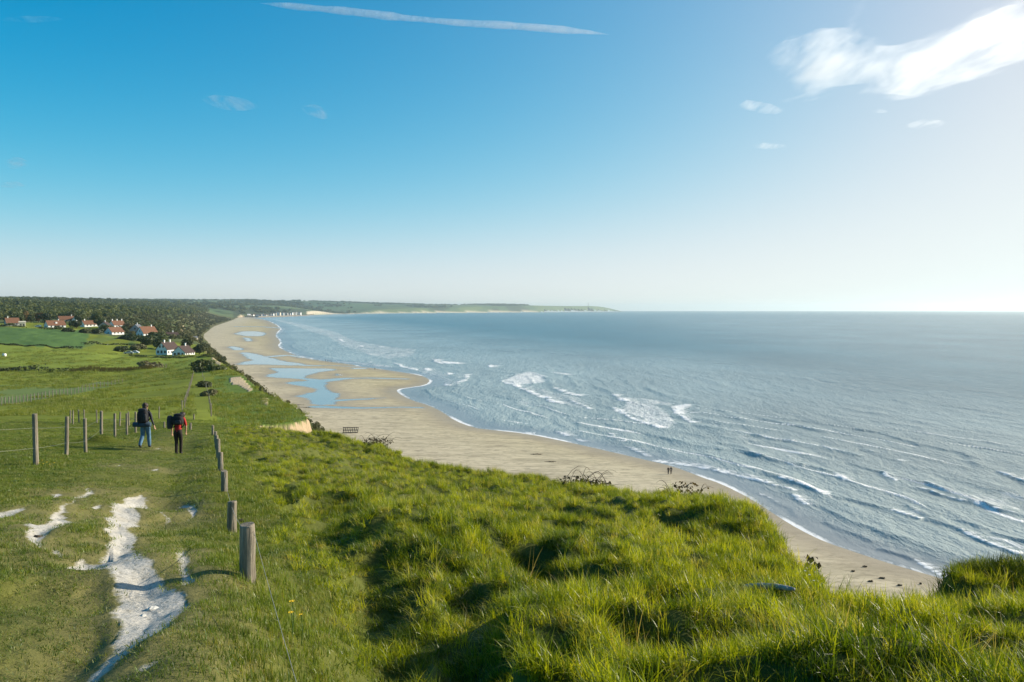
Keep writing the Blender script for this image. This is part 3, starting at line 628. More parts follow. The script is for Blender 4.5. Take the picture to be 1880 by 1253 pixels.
for pl, h, f0, f1, fs_ in WLINES:
    xa = min(p[0] for p in pl) - 16; xb = max(p[0] for p in pl) + 16; ya = min(p[1] for p in pl) - 14; yb = max(p[1] for p in pl) + 14
    m = (Xs > xa) & (Xs < xb) & (Ys > ya) & (Ys < yb)
    if not m.any(): continue
    x = Xs[m]; y = Ys[m]; s_ = np.clip((pl[0][1] + pl[-1][1]) / 2 / 180.0, 0.75, 2.2)
    x = x + 0.7 * s_ * vnoise(x / 4 / s_, y / 5 / s_, 311); d, par, sg = pdist(x, y, pl)
    d = d * np.where(sg > 0, 1, -1)             # + on the seaward side
    par = par / (len(pl) - 1); tap = sstep(par, -0.001, 0.18) * sstep(1 - par, -0.001, 0.18)
    wf, wb = 0.75 * s_, 3.2 * s_
    prof = np.where(d < 0, np.exp(-(d / wf) ** 2), 0.75 * np.exp(-(d / (wb * .5)) ** 2) + 0.25 * np.exp(-(d / wb) ** 2))
    zs[m] += h * 0.52 * tap * prof * (0.85 + 0.3 * vnoise(x / 3, y / 3, 313))
    # trough in front of the ridge
    zs[m] -= 0.22 * h * tap * np.exp(-((d + 2.0 * s_) / (1.4 * s_)) ** 2)
    if fs_ > 0:
        al = sstep(par, f0 - 0.06, f0 + 0.05) * sstep(-par, -f1 - 0.06, -f1 + 0.05) if f1 < 1 else sstep(par, f0 - 0.06, f0 + 0.05)
        endm = sstep(1 - par, -0.001, 0.03)
        lump = 0.88 + 0.45 * vnoise(par * len(pl) * 1.5, d / 6, 315)
        fr = np.where(d < 0, np.exp(-(d / (0.8 * s_)) ** 2), np.maximum(np.exp(-(d / (1.3 * s_)) ** 2), 0.55 * np.exp(-(d / (4.5 * s_)) ** 2)))
        foam[m] = np.maximum(foam[m], 1.12 * fs_ * al * endm * fr * lump)
for pl, a_ in FPATCH:
    xa = min(p[0] for p in pl); xb = max(p[0] for p in pl); ya = min(p[1] for p in pl); yb = max(p[1] for p in pl)
    m = (Xs > xa - 9) & (Xs < xb + 9) & (Ys > ya - 25) & (Ys < yb + 25)
    if not m.any(): continue
    x = Xs[m] + 2.0 * fbm(Xs[m] / 9, Ys[m] / 16, 3, 317); y = Ys[m] + 6 * fbm(Xs[m] / 11, Ys[m] / 20, 3, 318)
    d, _, _ = pdist(x, y, pl + [pl[0]]); s_ = np.clip(np.mean([p[1] for p in pl]) / 180, 0.8, 5)
    foam[m] = np.maximum(foam[m], min(1.0, a_ * 1.12) * sstep(np.where(inpoly(x, y, pl), d, -d), -1.2 * s_, 1.8 * s_))
edgef = np.exp(-((sdS + 0.4) / (0.9 + 0.0018 * Ys)) ** 2) * (0.45 + 0.55 * sstep(vnoise(Xs / 11, Ys / 19, 321), -0.25, 0.35))
foam = np.maximum(foam, edgef * (Ys < 3500)); 
cr_ = (-sdS + 7 * fbm(Xs / 45, Ys / 90, 3, 331) + 1.2 * fbm(Xs / 8, Ys / 14, 2, 332)) / 13.0; zone_ = sstep(-sdS, 5, 14) * (1 - sstep(-sdS, 75, 150)) * (Ys < 900)
msk = sstep(vnoise(Xs / 16 + np.floor(cr_) * 7.3, Ys / 42, 333), -0.1, 0.5); pc = (0.5 + 0.5 * np.cos(2 * np.pi * cr_))
zs = zs + 0.22 * zone_ * msk * pc ** 5
foam = np.maximum(foam, 0.95 * zone_ * sstep(vnoise(Xs / 16 + np.floor(cr_) * 3.1, Ys / 60, 334), -0.05, 0.4) * pc ** 8 * (1 - sstep(Ys, 260, 420)))
foam = np.maximum(foam, 0.38 * sstep(fbm(Xs / 10, Ys / 40, 3, 325), 0.25, 0.6) * (1 - sstep(-sdS, 40, 110)) * (Ys < 700))
zs = np.where(sdS > -6, zs * sstep(-sdS, -0.5, 6), zs)
zsea = zs - curv(Xs, Ys)
thin = 1 - sstep(-sdS, 2, 13 + 0.01 * Ys)
v, q, at = compact(np.stack([Xs, Ys, zsea], 1), Qs, {'foam': foam, 'thin': thin, 'painted_glitter': sstep(Xs - 0.12 * Ys, -20, 330) * (1 - sstep(Ys, 1500, 5000)), 'depth': sstep(-sdS, 20, 420)})
me = quads_mesh('sea', v, q)
for kk, vv in at.items(): vattr(me, kk, vv)
m_sea, t, b = newmat('sea_water')
p = t.pos(); fo = t.attr('foam'); dep = t.attr('depth'); thn = t.attr('thin')
big = t.noise(t.mapv(p, (0.012, 0.006, 1)), 1.0, 4, 0.6)
colw = t.mix(dep, c4((0.325, 0.380, 0.360)), c4((0.018, 0.110, 0.140)))
colw = t.mix(t.math('MULTIPLY', t.math('MULTIPLY', t.attr('painted_glitter'), dep), 0.9), colw, c4((0.150, 0.235, 0.245)))  # sun glitter put into the base colour: paler water towards the right
colw = t.mix(t.math('MULTIPLY', thn, 0.8), colw, c4((0.26, 0.27, 0.27)))
colw = t.mix(1.0, colw, t.ramp(big, [(0.3, (0.75, 0.75, 0.75)), (0.7, (1.2, 1.2, 1.2))]), 'MULTIPLY')
fn1 = t.noise(t.mapv(p, (0.9, 0.35, 0.6)), 1.0, 6, 0.72, 0.8); fn2 = t.noise(t.mapv(p, (0.16, 0.05, 0.1)), 1.0, 4, 0.6, 0.6)
fn = t.math('MULTIPLY_ADD', fn1, 0.65, t.math('MULTIPLY', fn2, 0.35))
fm = t.math('ADD', fo, t.math('MULTIPLY', t.math('SUBTRACT', fn, 0.5), 1.7))
fm = t.ramp(fm, [(0.40, 0.0), (0.86, 1.0)]); fm = t.math('MULTIPLY', fm, t.ramp(fo, [(0.02, 0.0), (0.18, 1.0)]))
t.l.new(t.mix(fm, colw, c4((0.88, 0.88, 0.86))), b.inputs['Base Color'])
b.inputs['IOR'].default_value = 1.33; b.inputs['Specular Tint'].default_value = (0.78, 0.96, 1.0, 1)
t.l.new(t.math('MULTIPLY_ADD', fm, 0.35, 0.27), b.inputs['Roughness'])
t.l.new(t.math('MULTIPLY_ADD', fm, -0.4, 0.5), b.inputs['Specular IOR Level'])
r1 = t.noise(t.mapv(p, (0.9, 0.42, 0.5), (0, 0, 0.25)), 1.0, 4, 0.6, 0.5); r2 = t.noise(t.mapv(p, (2.6, 1.3, 1)), 1.0, 3, 0.6); r3 = t.noise(t.mapv(p, (0.16, 0.06, 0.1), (0, 0, 0.2)), 1.0, 3, 0.55, 0.4)
h_ = t.math('ADD', t.math('MULTIPLY', r1, 0.46), t.math('MULTIPLY', r2, 0.20)); h_ = t.math('ADD', h_, t.math('MULTIPLY', r3, 1.1)); h_ = t.math('ADD', h_, t.math('MULTIPLY', fm, 0.12))
h_ = t.math('MULTIPLY', h_, t.math('MULTIPLY_ADD', thn, -0.8, 1.0))
t.l.new(t.bump(h_, 1.0, 1.0), b.inputs['Normal'])
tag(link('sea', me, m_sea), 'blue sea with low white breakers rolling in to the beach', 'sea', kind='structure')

# ------------------------------------------------------------------ materials for things
def leafmat(name, dark, light, trans=0.35, rough=0.45, spec=0.4, patch=0.35, dead=None):
    m, t, b = newmat(name)
    p = t.pos(); rnd = t.add('ObjectInfo').outputs['Random']
    n = t.noise(p, patch, 3, 0.6); n2 = t.noise(p, patch * 7, 3, 0.6)
    f = t.math('ADD', t.math('MULTIPLY', rnd, 0.45), t.math('ADD', t.math('MULTIPLY', n, 0.65), t.math('MULTIPLY', n2, 0.35))); f = t.math('SUBTRACT', f, 0.22)
    c = t.mix(t.ramp(f, [(0.32, 0.0), (0.72, 1.0)]), c4(dark), c4(light))
    if dead: c = t.mix(t.ramp(t.math('ADD', t.math('MULTIPLY', rnd, 0.5), t.math('MULTIPLY', n2, 0.6)), [(0.66, 0.0), (0.84, 0.8)]), c, c4(dead))
    t.l.new(c, b.inputs['Base Color']); b.inputs['Roughness'].default_value = rough; b.inputs['Specular IOR Level'].default_value = spec
    tr = t.add('BsdfTranslucent'); t.l.new(t.mix(1.0, c, c4((1.6, 1.45, 0.45)), 'MULTIPLY'), tr.inputs['Color'])
    ms = t.add('MixShader'); ms.inputs[0].default_value = trans; t.l.new(b.outputs[0], ms.inputs[1]); t.l.new(tr.outputs[0], ms.inputs[2])
    t.l.new(ms.outputs[0], t.n['Material Output'].inputs['Surface'])
    return m
M_TALL = leafmat('tall_grass_blade', (0.065, 0.112, 0.007), (0.365, 0.410, 0.014), 0.46, 0.42, 0.40, 0.6, (0.34, 0.29, 0.10))
M_SHORT = leafmat('short_grass_blade', (0.062, 0.105, 0.013), (0.190, 0.248, 0.028), 0.38, 0.45, 0.4, 0.35, (0.30, 0.25, 0.11))
M_FIELD = leafmat('pasture_blade', (0.090, 0.125, 0.018), (0.225, 0.255, 0.034), 0.38, 0.5, 0.3, 0.08, (0.24, 0.22, 0.10))
M_SCRUB = leafmat('scrub_leaf', (0.045, 0.058, 0.022), (0.13, 0.135, 0.052), 0.2, 0.6, 0.25, 0.05, (0.12, 0.10, 0.06))
M_WOOD = leafmat('woodland_leaf', (0.055, 0.080, 0.038), (0.140, 0.160, 0.060), 0.3, 0.6, 0.2, 0.012)
M_HEDGE = leafmat('hedge_leaf', (0.024, 0.040, 0.012), (0.080, 0.100, 0.026), 0.25, 0.5, 0.3, 0.3)
M_REED = leafmat('reed_stalk', (0.12, 0.10, 0.045), (0.20, 0.165, 0.08), 0.25, 0.6, 0.2, 0.3)
M_RUST = leafmat('russet_leaf', (0.10, 0.065, 0.03), (0.20, 0.13, 0.06), 0.25, 0.6, 0.2, 0.3)
M_POST, t, b = newmat('weathered_post_wood')
ob = t.obj(); gn = t.noise(t.mapv(ob, (30, 30, 2.2)), 1.0, 6, 0.7, 0.4); gl = t.noise(ob, 3.0, 3)
cc = t.ramp(gn, [(0.28, (0.07, 0.06, 0.046)), (0.5, (0.22, 0.19, 0.145)), (0.75, (0.38, 0.335, 0.26))])
cc = t.mix(t.ramp(gl, [(0.45, 0.0), (0.75, 0.5)]), cc, c4((0.11, 0.12, 0.075)))
t.l.new(cc, b.inputs['Base Color']); b.inputs['Roughness'].default_value = 0.9; b.inputs['Specular IOR Level'].default_value = 0.15
t.l.new(t.bump(gn, 0.8, 0.02), b.inputs['Normal'])
M_WIRE = simple('galvanised_wire', (0.22, 0.22, 0.20), 0.45, 0.1, 5, 0, 0.5); 
M_BARK = simple('bark', (0.085, 0.065, 0.045), 0.9, 0.4, 8, 0.4, 0.1)
M_DEADW = simple('bleached_wood', (0.30, 0.29, 0.27), 0.75, 0.3, 6, 0.4, 0.3, (1, 1, 6))
M_WHITE = simple('white_render', (0.72, 0.72, 0.70), 0.85, 0.06, 1.2)
M_CREAM = simple('cream_render', (0.60, 0.54, 0.42), 0.85, 0.08, 1.2)
M_GREYW = simple('grey_render', (0.34, 0.34, 0.34), 0.85, 0.1, 1.2)
def tilemat(name, col):
    m, t, b = newmat(name); ob = t.obj(); n = t.noise(ob, 1.4, 5, 0.7)
    w = t.add('TexWave'); w.bands_direction = 'X'; w.inputs['Scale'].default_value = 1.5; t.l.new(ob, w.inputs['Vector'])
    k = t.math('ADD', t.math('MULTIPLY', n, 0.8), t.math('MULTIPLY', w.outputs[0], 0.2))
    t.l.new(t.ramp(k, [(0.3, tuple(c * 0.65 for c in col)), (0.7, tuple(min(1, c * 1.3) for c in col))]), b.inputs['Base Color']); b.inputs['Roughness'].default_value = 0.85
    return m
M_TILE = tilemat('orange_tile', (0.17, 0.075, 0.038)); M_BROWN = tilemat('brown_tile', (0.055, 0.032, 0.026)); M_SLATE = tilemat('slate', (0.11, 0.12, 0.14))
M_GLASS, t, b = newmat('window_glass'); b.inputs['Base Color'].default_value = (0.03, 0.035, 0.04, 1); b.inputs['Roughness'].default_value = 0.1
M_STONE = simple('sea_wall_stone', (0.17, 0.155, 0.13), 0.9, 0.3, 0.6)
M_CHALK = simple('chalk_lump', (0.60, 0.58, 0.52), 0.95, 0.15, 20, 0.5)
M_DARKT = simple('dark_timber', (0.055, 0.047, 0.04), 0.9, 0.35, 4, 0.3)
M_YEL = simple('yellow_petal', (0.75, 0.50, 0.02), 0.6, 0.1); M_STEM = simple('green_stem', (0.07, 0.13, 0.02), 0.6); M_PET = simple('white_petal', (0.75, 0.75, 0.72), 0.6, 0.05)

# ------------------------------------------------------------------ grass, scrub and woods (nobody could count them)
def tuft(name, n, L, rad, width, mat, lean=0.45, wind=(-0.10, -0.05), seg=3, droop=0.5, lvar=0.45):
    v = []; f = []
    for _ in range(n):
        r = rad * math.sqrt(random.random()); a = random.random() * 6.283; bx, by = r * math.cos(a), r * math.sin(a)
        l = L * random.uniform(1 - lvar, 1 + lvar * 0.6); th = random.random() * 6.283; ln = lean * random.random()
        dx, dy = math.cos(th) * ln + wind[0] * random.uniform(.3, 1.6), math.sin(th) * ln + wind[1] * random.uniform(.3, 1.6)
        w = width * random.uniform(0.6, 1.3); pa = random.random() * 6.283; px, py = math.cos(pa) * w / 2, math.sin(pa) * w / 2
        o = len(v)
        for i in range(seg + 1):
            s = i / seg; k = s * s
            x = bx + dx * l * (0.35 * s + 0.65 * k); y = by + dy * l * (0.35 * s + 0.65 * k); z = l * (s - droop * (dx * dx + dy * dy) * k) - 0.02
            ww = 1 - s ** 1.6
            if i == seg: v.append((x, y, z))
            else: v += [(x - px * ww, y - py * ww, z), (x + px * ww, y + py * ww, z)]
        for i in range(seg - 1): f.append((o + 2 * i, o + 2 * i + 1, o + 2 * i + 3, o + 2 * i + 2))
        f.append((o + 2 * seg - 2, o + 2 * seg - 1, o + 2 * seg))
    me = pydata(name, v, f); me.materials.append(mat); return me
def leafball(name, n, rx, ry, rz, size, mat, lobes=5, base=0.0):
    """crown: leaf-clump faces spread through several lobes of uneven size"""
    v = []; f = []
    cs = [((random.uniform(-.55, .55) * rx, random.uniform(-.55, .55) * ry, random.uniform(-.25, .55) * rz), random.uniform(.38, .62)) for _ in range(lobes)]
    for i in range(n):
        c, k = cs[i % lobes]; d = Vector((random.gauss(0, 1), random.gauss(0, 1), random.gauss(0, 1))).normalized(); r = k * random.uniform(0.72, 1.04)
        p = Vector((c[0] + d.x * r * rx, c[1] + d.y * r * ry, c[2] + d.z * r * rz + base))
        nrm = (d + Vector((random.uniform(-.6, .6), random.uniform(-.6, .6), random.uniform(-.3, .8)))).normalized()
        u = nrm.orthogonal().normalized(); w = nrm.cross(u); s = size * random.uniform(0.5, 1.3); o = len(v); a = random.random() * 3.14
        u, w = u * math.cos(a) + w * math.sin(a), w * math.cos(a) - u * math.sin(a)
        v += [tuple(p - u * s), tuple(p + w * s * .7 + nrm * s * .25), tuple(p + u * s), tuple(p - w * s * .7 + nrm * s * .25)]; f.append((o, o + 1, o + 2, o + 3))
    me = pydata(name, v, f); me.materials.append(mat); return me
_gn = {}
def scatter(name, meshes, PT, scl, rot, label, cat):
    """one object: points carrying size and turn, with leaf meshes set on them by geometry nodes"""
    key = name
    c = bpy.data.collections.new(name + '_sources')
    for i, me in enumerate(meshes): c.objects.link(bpy.data.objects.new('%s_source_%02d' % (name, i), me))
    me = bpy.data.meshes.new(name); me.vertices.add(len(PT)); me.vertices.foreach_set('co', np.asarray(PT, np.float32).ravel())
    vattr(me, 'scl', scl); vattr(me, 'rot', rot)
    a = me.attributes.new('pick', 'INT', 'POINT'); a.data.foreach_set('value', RNG.integers(0, len(meshes), len(PT)).astype(np.int32)); me.update()
    for m in meshes[0].materials: me.materials.append(m)
    o = bpy.data.objects.new(name, me); COL.objects.link(o)
    ng = bpy.data.node_groups.new(name + '_nodes', 'GeometryNodeTree')
    ng.interface.new_socket('Geometry', in_out='INPUT', socket_type='NodeSocketGeometry'); ng.interface.new_socket('Geometry', in_out='OUTPUT', socket_type='NodeSocketGeometry')
    N = ng.nodes; Lk = ng.links; gi = N.new('NodeGroupInput'); go = N.new('NodeGroupOutput')
    ci = N.new('GeometryNodeCollectionInfo'); ci.inputs['Collection'].default_value = c; ci.inputs['Separate Children'].default_value = True; ci.inputs['Reset Children'].default_value = True
    ip = N.new('GeometryNodeInstanceOnPoints'); ip.inputs['Pick Instance'].default_value = True
    def na(nm, ty):
        q = N.new('GeometryNodeInputNamedAttribute'); q.data_type = ty; q.inputs['Name'].default_value = nm; return q.outputs[0]
    Lk.new(gi.outputs[0], ip.inputs['Points']); Lk.new(ci.outputs[0], ip.inputs['Instance'])
    Lk.new(na('pick', 'INT'), ip.inputs['Instance Index']); Lk.new(na('rot', 'FLOAT_VECTOR'), ip.inputs['Rotation']); Lk.new(na('scl', 'FLOAT_VECTOR'), ip.inputs['Scale'])
    Lk.new(ip.outputs[0], go.inputs[0])
    md = o.modifiers.new('scatter', 'NODES'); md.node_group = ng
    return tag(o, label, cat, kind='stuff')
def spread(y0, y1, dens, amin, amax, jit=True):
    """random plan points with about dens per square metre between two distances inside the view wedge"""
    area = 0.5 * (amax - amin) * (y1 * y1 - y0 * y0); n = int(area * dens)
    Yp = np.sqrt(RNG.uniform(y0 * y0, y1 * y1, n)); Xp = RNG.uniform(amin, amax, n) * Yp
    return Xp, Yp
def finish(Xp, Yp, s0, s1, hvar=0.25, tilt=0.2, flat=None):
    Zp = land_z(Xp, Yp); n = len(Xp); s = RNG.uniform(s0, s1, n); h = s * RNG.uniform(1 - hvar, 1 + hvar, n)
    rot = np.stack([RNG.uniform(-tilt, tilt, n), RNG.uniform(-tilt, tilt, n), RNG.uniform(-0.9, 0.9, n)], 1)
    return np.stack([Xp, Yp, Zp], 1), np.stack([s, s, h], 1), rot
def cat3(parts): return [np.concatenate([p[i] for p in parts]) for i in range(3)]

tall = [tuft('tall_tuft', 38, 0.27, 0.11, 0.0098, M_TALL, 1.0, (-0.16, -0.06), 4, 0.45) for _ in range(7)]
tall += [tuft('tall_tuft_broad', 24, 0.24, 0.12, 0.015, M_TALL, 1.2, (-0.2, -0.05), 4, 0.5) for _ in range(2)]
M_STRAW = leafmat('straw_stalk', (0.26, 0.21, 0.09), (0.42, 0.35, 0.17), 0.3, 0.5, 0.3, 0.5)
parts = []
for y0, y1, dens, s0, s1 in ((1.6, 7, 95, 0.6, 0.95), (7, 13, 66, 0.65, 1.05), (13, 24, 30, 0.75, 1.2), (24, 40, 17, 0.85, 1.35), (40, 62, 11, 0.9, 1.5)):
    Xp, Yp = spread(y0, y1, dens, -0.52, 0.78)
    tl = tallness(Xp, Yp); m = (RNG.random(len(Xp)) < tl) & inpoly(Xp, Yp, EPOLY)
    dE, _, _ = pdist(Xp, Yp, EDGE); m &= ~(dE < 0.05)
    Xp, Yp = Xp[m], Yp[m]
    hf = 0.50 + 0.35 * sstep(fbm(Xp / 1.1, Yp / 1.5, 3, 401), -0.35, 0.4) + 0.35 * (1 - sstep(np.abs(fbm(Xp / 1.25 + 3, Yp / 1.9, 2, 5)), 0.08, 0.38))
    for pl, dep, wd in (TRENCH[3], TRENCH[0]): hf = hf * (1 - 0.25 * np.exp(-(pdist(Xp, Yp, pl)[0] / 0.7) ** 2))
    hf = hf * np.where(Yp > 20, 1 - 0.35 * sstep(-Xp / Yp, 0.05, 0.25), 1)
    hf = hf * 0.84; pt, sc, rt = finish(Xp, Yp, s0, s1); sc = sc * np.stack([0.75 + 0.3 * hf, 0.75 + 0.3 * hf, hf], 1); parts.append((pt, sc, rt))
# rank grass on the lip and just over it
Xp, Yp = spread(9, 60, 16, -0.3, 0.75); dE = pdist(Xp, Yp, EDGE)[0]; m = (dE < 1.8) & (tallness(Xp, Yp) > 0.5); Xp, Yp = Xp[m], Yp[m]
pt, sc, rt = finish(Xp, Yp, 0.8, 1.35); parts.append((pt, sc, rt))
pt, sc, rt = cat3(parts)
scatter('tall_grass', tall, pt, sc, rt, 'long glossy green grass covering the cliff top beside the path', 'grass')

strawm = [tuft('straw_tuft', 9, 0.34, 0.10, 0.006, M_STRAW, 1.1, (-0.2, -0.05), 4, 0.5) for _ in range(4)]
Xp, Yp = spread(2, 58, 2.2, -0.50, 0.76); m = (RNG.random(len(Xp)) < tallness(Xp, Yp)) & inpoly(Xp, Yp, EPOLY) & (fbm(Xp / 2.2, Yp / 3, 3, 431) > 0.0); Xp, Yp = Xp[m], Yp[m]
pt, sc, rt = finish(Xp, Yp, 0.7, 1.2); scatter('dry_grass', strawm, pt, sc, rt, 'dry straw stalks mixed through the long green grass', 'grass')
shortm = [tuft('short_tuft', 40, 0.055, 0.11, 0.0055, M_SHORT, 0.9, (-0.1, 0), 2, 0.3) for _ in range(6)]
parts = []
for y0, y1, dens, s0, s1 in ((1.6, 6, 210, 0.7, 1.15), (6, 10, 130, 0.85, 1.4), (10, 18, 60, 1.1, 1.8), (18, 34, 26, 1.4, 2.4), (34, 66, 9, 2.0, 3.4)):
    Xp, Yp = spread(y0, y1, dens, -0.80, 0.12)
    tl = tallness(Xp, Yp); m = (RNG.random(len(Xp)) > tl) & inpoly(Xp, Yp, EPOLY); Xp, Yp = Xp[m], Yp[m]
    cs = chalk_sd(Xp, Yp); cor_ = 1 - sstep(pdist(Xp, Yp, PATHC)[0] + 0.5 * fbm(Xp / 0.8, Yp / 1.2, 2, 441), 0.5, 2.4); m = (cs < -0.02) & (RNG.random(len(Xp)) > np.maximum(0.6 * sstep(cs, -0.35, 0), 0.28 * cor_)); Xp, Yp = Xp[m], Yp[m]; cor_ = cor_[m]
    hf = 0.75 + 0.9 * sstep(fbm(Xp / 1.6, Yp / 2.4, 3, 403), 0.0, 0.6) + 1.5 * np.exp(-(pdist(Xp, Yp, FENCE)[0] / 0.5) ** 2)
    hf = hf * (1 - 0.35 * cor_)
    pt, sc, rt = finish(Xp, Yp, s0, s1); sc = sc * np.stack([0.85 + .15 * hf, 0.85 + .15 * hf, hf * (0.55 + 0.45 / sc[:, 0])], 1) if False else np.stack([sc[:, 0], sc[:, 1], np.minimum(sc[:, 2], 0.55 + 0.22 * sc[:, 2]) * hf], 1); rt[:, :2] *= 0.5; parts.append((pt, sc, rt))
pt, sc, rt = cat3(parts)
scatter('short_grass', shortm, pt, sc, rt, 'short trodden turf around the chalk path and fences', 'grass')

fieldm = [tuft('field_tuft', 30, 0.30, 0.55, 0.035, M_FIELD, 0.9, (-0.15, 0), 2, 0.3) for _ in range(5)]
parts = []
for y0, y1, dens, s0, s1 in ((60, 110, 2.2, 0.6, 1.0), (110, 200, 0.8, 0.9, 1.5), (200, 380, 0.25, 1.2, 2.0)):
    Xp, Yp = spread(y0, y1, dens, -0.74, -0.18); px = 940 + F * Xp / Yp
    m = inpoly(Xp, Yp, EPOLY) & (fbm(Xp / 9, Yp / 16, 3, 405) > -0.1); m &= ~((px > 352) & (px < 388) & (Yp < 200)); pyf = 566.5 + F * (CZ - plateau_z(Xp, Yp)) / Yp; m &= ~((px > 412) & (px < 468) & (pyf > 690) & (pyf < 724))
    Xp, Yp = Xp[m], Yp[m]; pt, sc, rt = finish(Xp, Yp, s0, s1, 0.5); parts.append((pt, sc, rt))
pt, sc, rt = cat3(parts)
scatter('pasture_grass', fieldm, pt, sc, rt, 'tussocky pasture grass on the fields beyond the hikers', 'grass')

# scrub: on the bluff below the fields and over the dunes behind the beach
shr = [leafball('shrub', 110, 1.0, 1.0, 0.7, 0.20, M_SCRUB, 4, 0.4) for _ in range(5)]
parts = []
for y0, y1, dens, s0, s1 in ((58, 200, 0.45, 0.25, 0.6), (200, 420, 0.09, 0.6, 1.5), (420, 900, 0.022, 1.0, 2.6), (900, 2700, 0.005, 2.0, 4.2)):
    Xp, Yp = spread(y0, y1, dens, -0.66, 0.12)
    ine = inpoly(Xp, Yp, EPOLY); inf = inpoly(Xp, Yp, FPOLY); px = 940 + F * Xp / Yp; zz = plateau_z(Xp, Yp); py = 566.5 + F * (CZ - zz) / Yp
    dune = inpoly(px, py, SCRUBPX) & (Yp > 560) & (px > 120) & ine
    dF_ = pdist(Xp, Yp, FOOT)[0]
    m = inf & ((~ine & (dF_ > 2 + 0.004 * Yp)) | dune); m &= ~((Yp > 62) & (Yp < 88) & (Xp < -15) & ~ine); m &= ~((px > 650) & (Yp < 225)) & ~((px > 560) & (Yp < 72))
    for a_, b_, c_, d_ in ((412, 690, 466, 722), (384, 654, 408, 674), (424, 577, 452, 598)):
        m &= ~((px > a_) & (px < c_) & (py > b_) & (py < d_) & (RNG.random(len(px)) < 0.8))
    Xp, Yp = Xp[m], Yp[m]; pt, sc, rt = finish(Xp, Yp, s0, s1, 0.3); parts.append((pt, sc, rt))
pt, sc, rt = cat3(parts); scatter('scrub', shr, pt, sc, rt, 'low dark scrub clothing the bluff and dunes behind the beach', 'scrub')

wood = [leafball('wood_crown', 150, 1.0, 1.0, 0.95, 0.26, M_WOOD, 5, 0.55) for _ in range(6)]
parts = []
for y0, y1, dens, s0, s1 in ((700, 1100, 0.022, 3.0, 5.0), (1100, 1800, 0.014, 3.6, 6.0), (1800, 3400, 0.0045, 5, 8)):
    Xp, Yp = spread(y0, y1, dens, -0.76, -0.3); px = 940 + F * Xp / Yp; zz = plateau_z(Xp, Yp); py = 566.5 + F * (CZ - zz) / Yp
    lim = np.interp(px, [-300, 0, 130, 230, 330, 430], [588, 588, 586, 583, 580, 572])
    m = inpoly(Xp, Yp, EPOLY) & (py < lim) & (fbm(Xp / 90, Yp / 120, 2, 421) > -0.42); Xp, Yp = Xp[m], Yp[m]
    pt, sc, rt = finish(Xp, Yp, s0, s1, 0.3); parts.append((pt, sc, rt))
# woods on the far side of the bay
Xp, Yp = spread(3200, 10500, 0.00035, -0.72, 0.14); fwp = fbm(Xp / 420 + 7, Yp / 700, 3, 141); m = inpoly(Xp, Yp, EPOLY) & ((fwp > 0.12) | (np.abs(fwp) < 0.02)); Xp, Yp = Xp[m], Yp[m]
pt, sc, rt = finish(Xp, Yp, 7, 13, 0.2); parts.append((pt, sc * np.array([1.5, 1.5, 0.75]), rt))
pt, sc, rt = cat3(parts); scatter('woodland', wood, pt, sc, rt, 'dark far-off woods on the hills behind the village', 'woodland')

# ------------------------------------------------------------------ fences
def post_mesh(name, h, r, n=10, lean=(0, 0), sink=0.35):
    b_ = MB(); lv = [-sink, 0.0, h * 0.35, h * 0.7, h - 0.015, h]; rr = [r * 1.03, r * 1.02, r, r * 0.985, r * 0.97, r * 0.86]
    pts = [(lean[0] * z / h + random.uniform(-.04, .04) * r, lean[1] * z / h + random.uniform(-.04, .04) * r, z) for z in lv]
    b_.tube(pts, rr, n, True, 0.045); return pydata(name, b_.v, b_.f)
def top_of(o_loc, h, lean): return (o_loc[0] + lean[0], o_loc[1] + lean[1], o_loc[2] + h)
def wire(fence, a, b_, sag=0.03, r=0.004):
    a = Vector(a); b_ = Vector(b_); pts = [a.lerp(b_, k / 6) - Vector((0, 0, sag * 4 * (k / 6) * (1 - k / 6))) for k in range(7)]
    q = MB().tube([p - fence.location for p in pts], r, 4); return q.build('wire', M_WIRE, fence)
def fence(name_label, cat_spec, n=10, group=None):
    """cat_spec: list of (photo x, photo y at foot, distance, height, radius, lean x)"""
    rows = []
    for x, y, D, h, r, ln in cat_spec:
        a_, _ = ray(x, y); X_, Y_ = float(a_ * D), float(D); rows.append((X_, Y_, ground_at(X_, Y_), h, r, ln))
    root = empty('fence', (rows[0][0], rows[0][1], rows[0][2])); tag(root, name_label, 'fence')
    for X_, Y_, Z_, h, r, ln in rows:
        o = link('post', post_mesh('post', h, r, n, (ln, 0)), M_POST, root, False); o.location = Vector((X_, Y_, Z_)) - root.location; o.rotation_euler = (0, 0, random.random() * 6)
    return root, rows
root, rw = fence('row of short thick round posts with low wire on the seaward side of the path', [
    (455, 1063, 7.0, 0.50, 0.068, 0.0), (426, 984, 11.6, 0.46, 0.068, 0.01), (412, 902, 16, 0.42, 0.066, 0), (405, 867, 19.5, 0.46, 0.066, 0.01), (401, 848, 24, 0.62, 0.066, 0), (398, 830, 28, 0.55, 0.06, 0), (396, 815, 33, 0.50, 0.06, 0.01), (391, 806, 38, 0.50, 0.058, 0)], 14)
for A, B in zip(rw[:-1], rw[1:]): wire(root, (A[0], A[1], A[2] + A[3] * 0.82), (B[0], B[1], B[2] + B[3] * 0.82), 0.04, 0.0025)
e_ = hit(560, 1330); wire(root, (rw[0][0] + 0.066, rw[0][1] - 0.02, rw[0][2] + 0.44), (e_[0] + 0.1, e_[1] - 0.3, ground_at(e_[0], e_[1]) + 0.30), 0.02, 0.0016)
wire(root, (rw[0][0] + 0.03, rw[0][1] - 0.062, rw[0][2] + 0.50), (rw[0][0] + 0.07, rw[0][1] - 0.01, rw[0][2] + 0.40), 0.0, 0.0032)
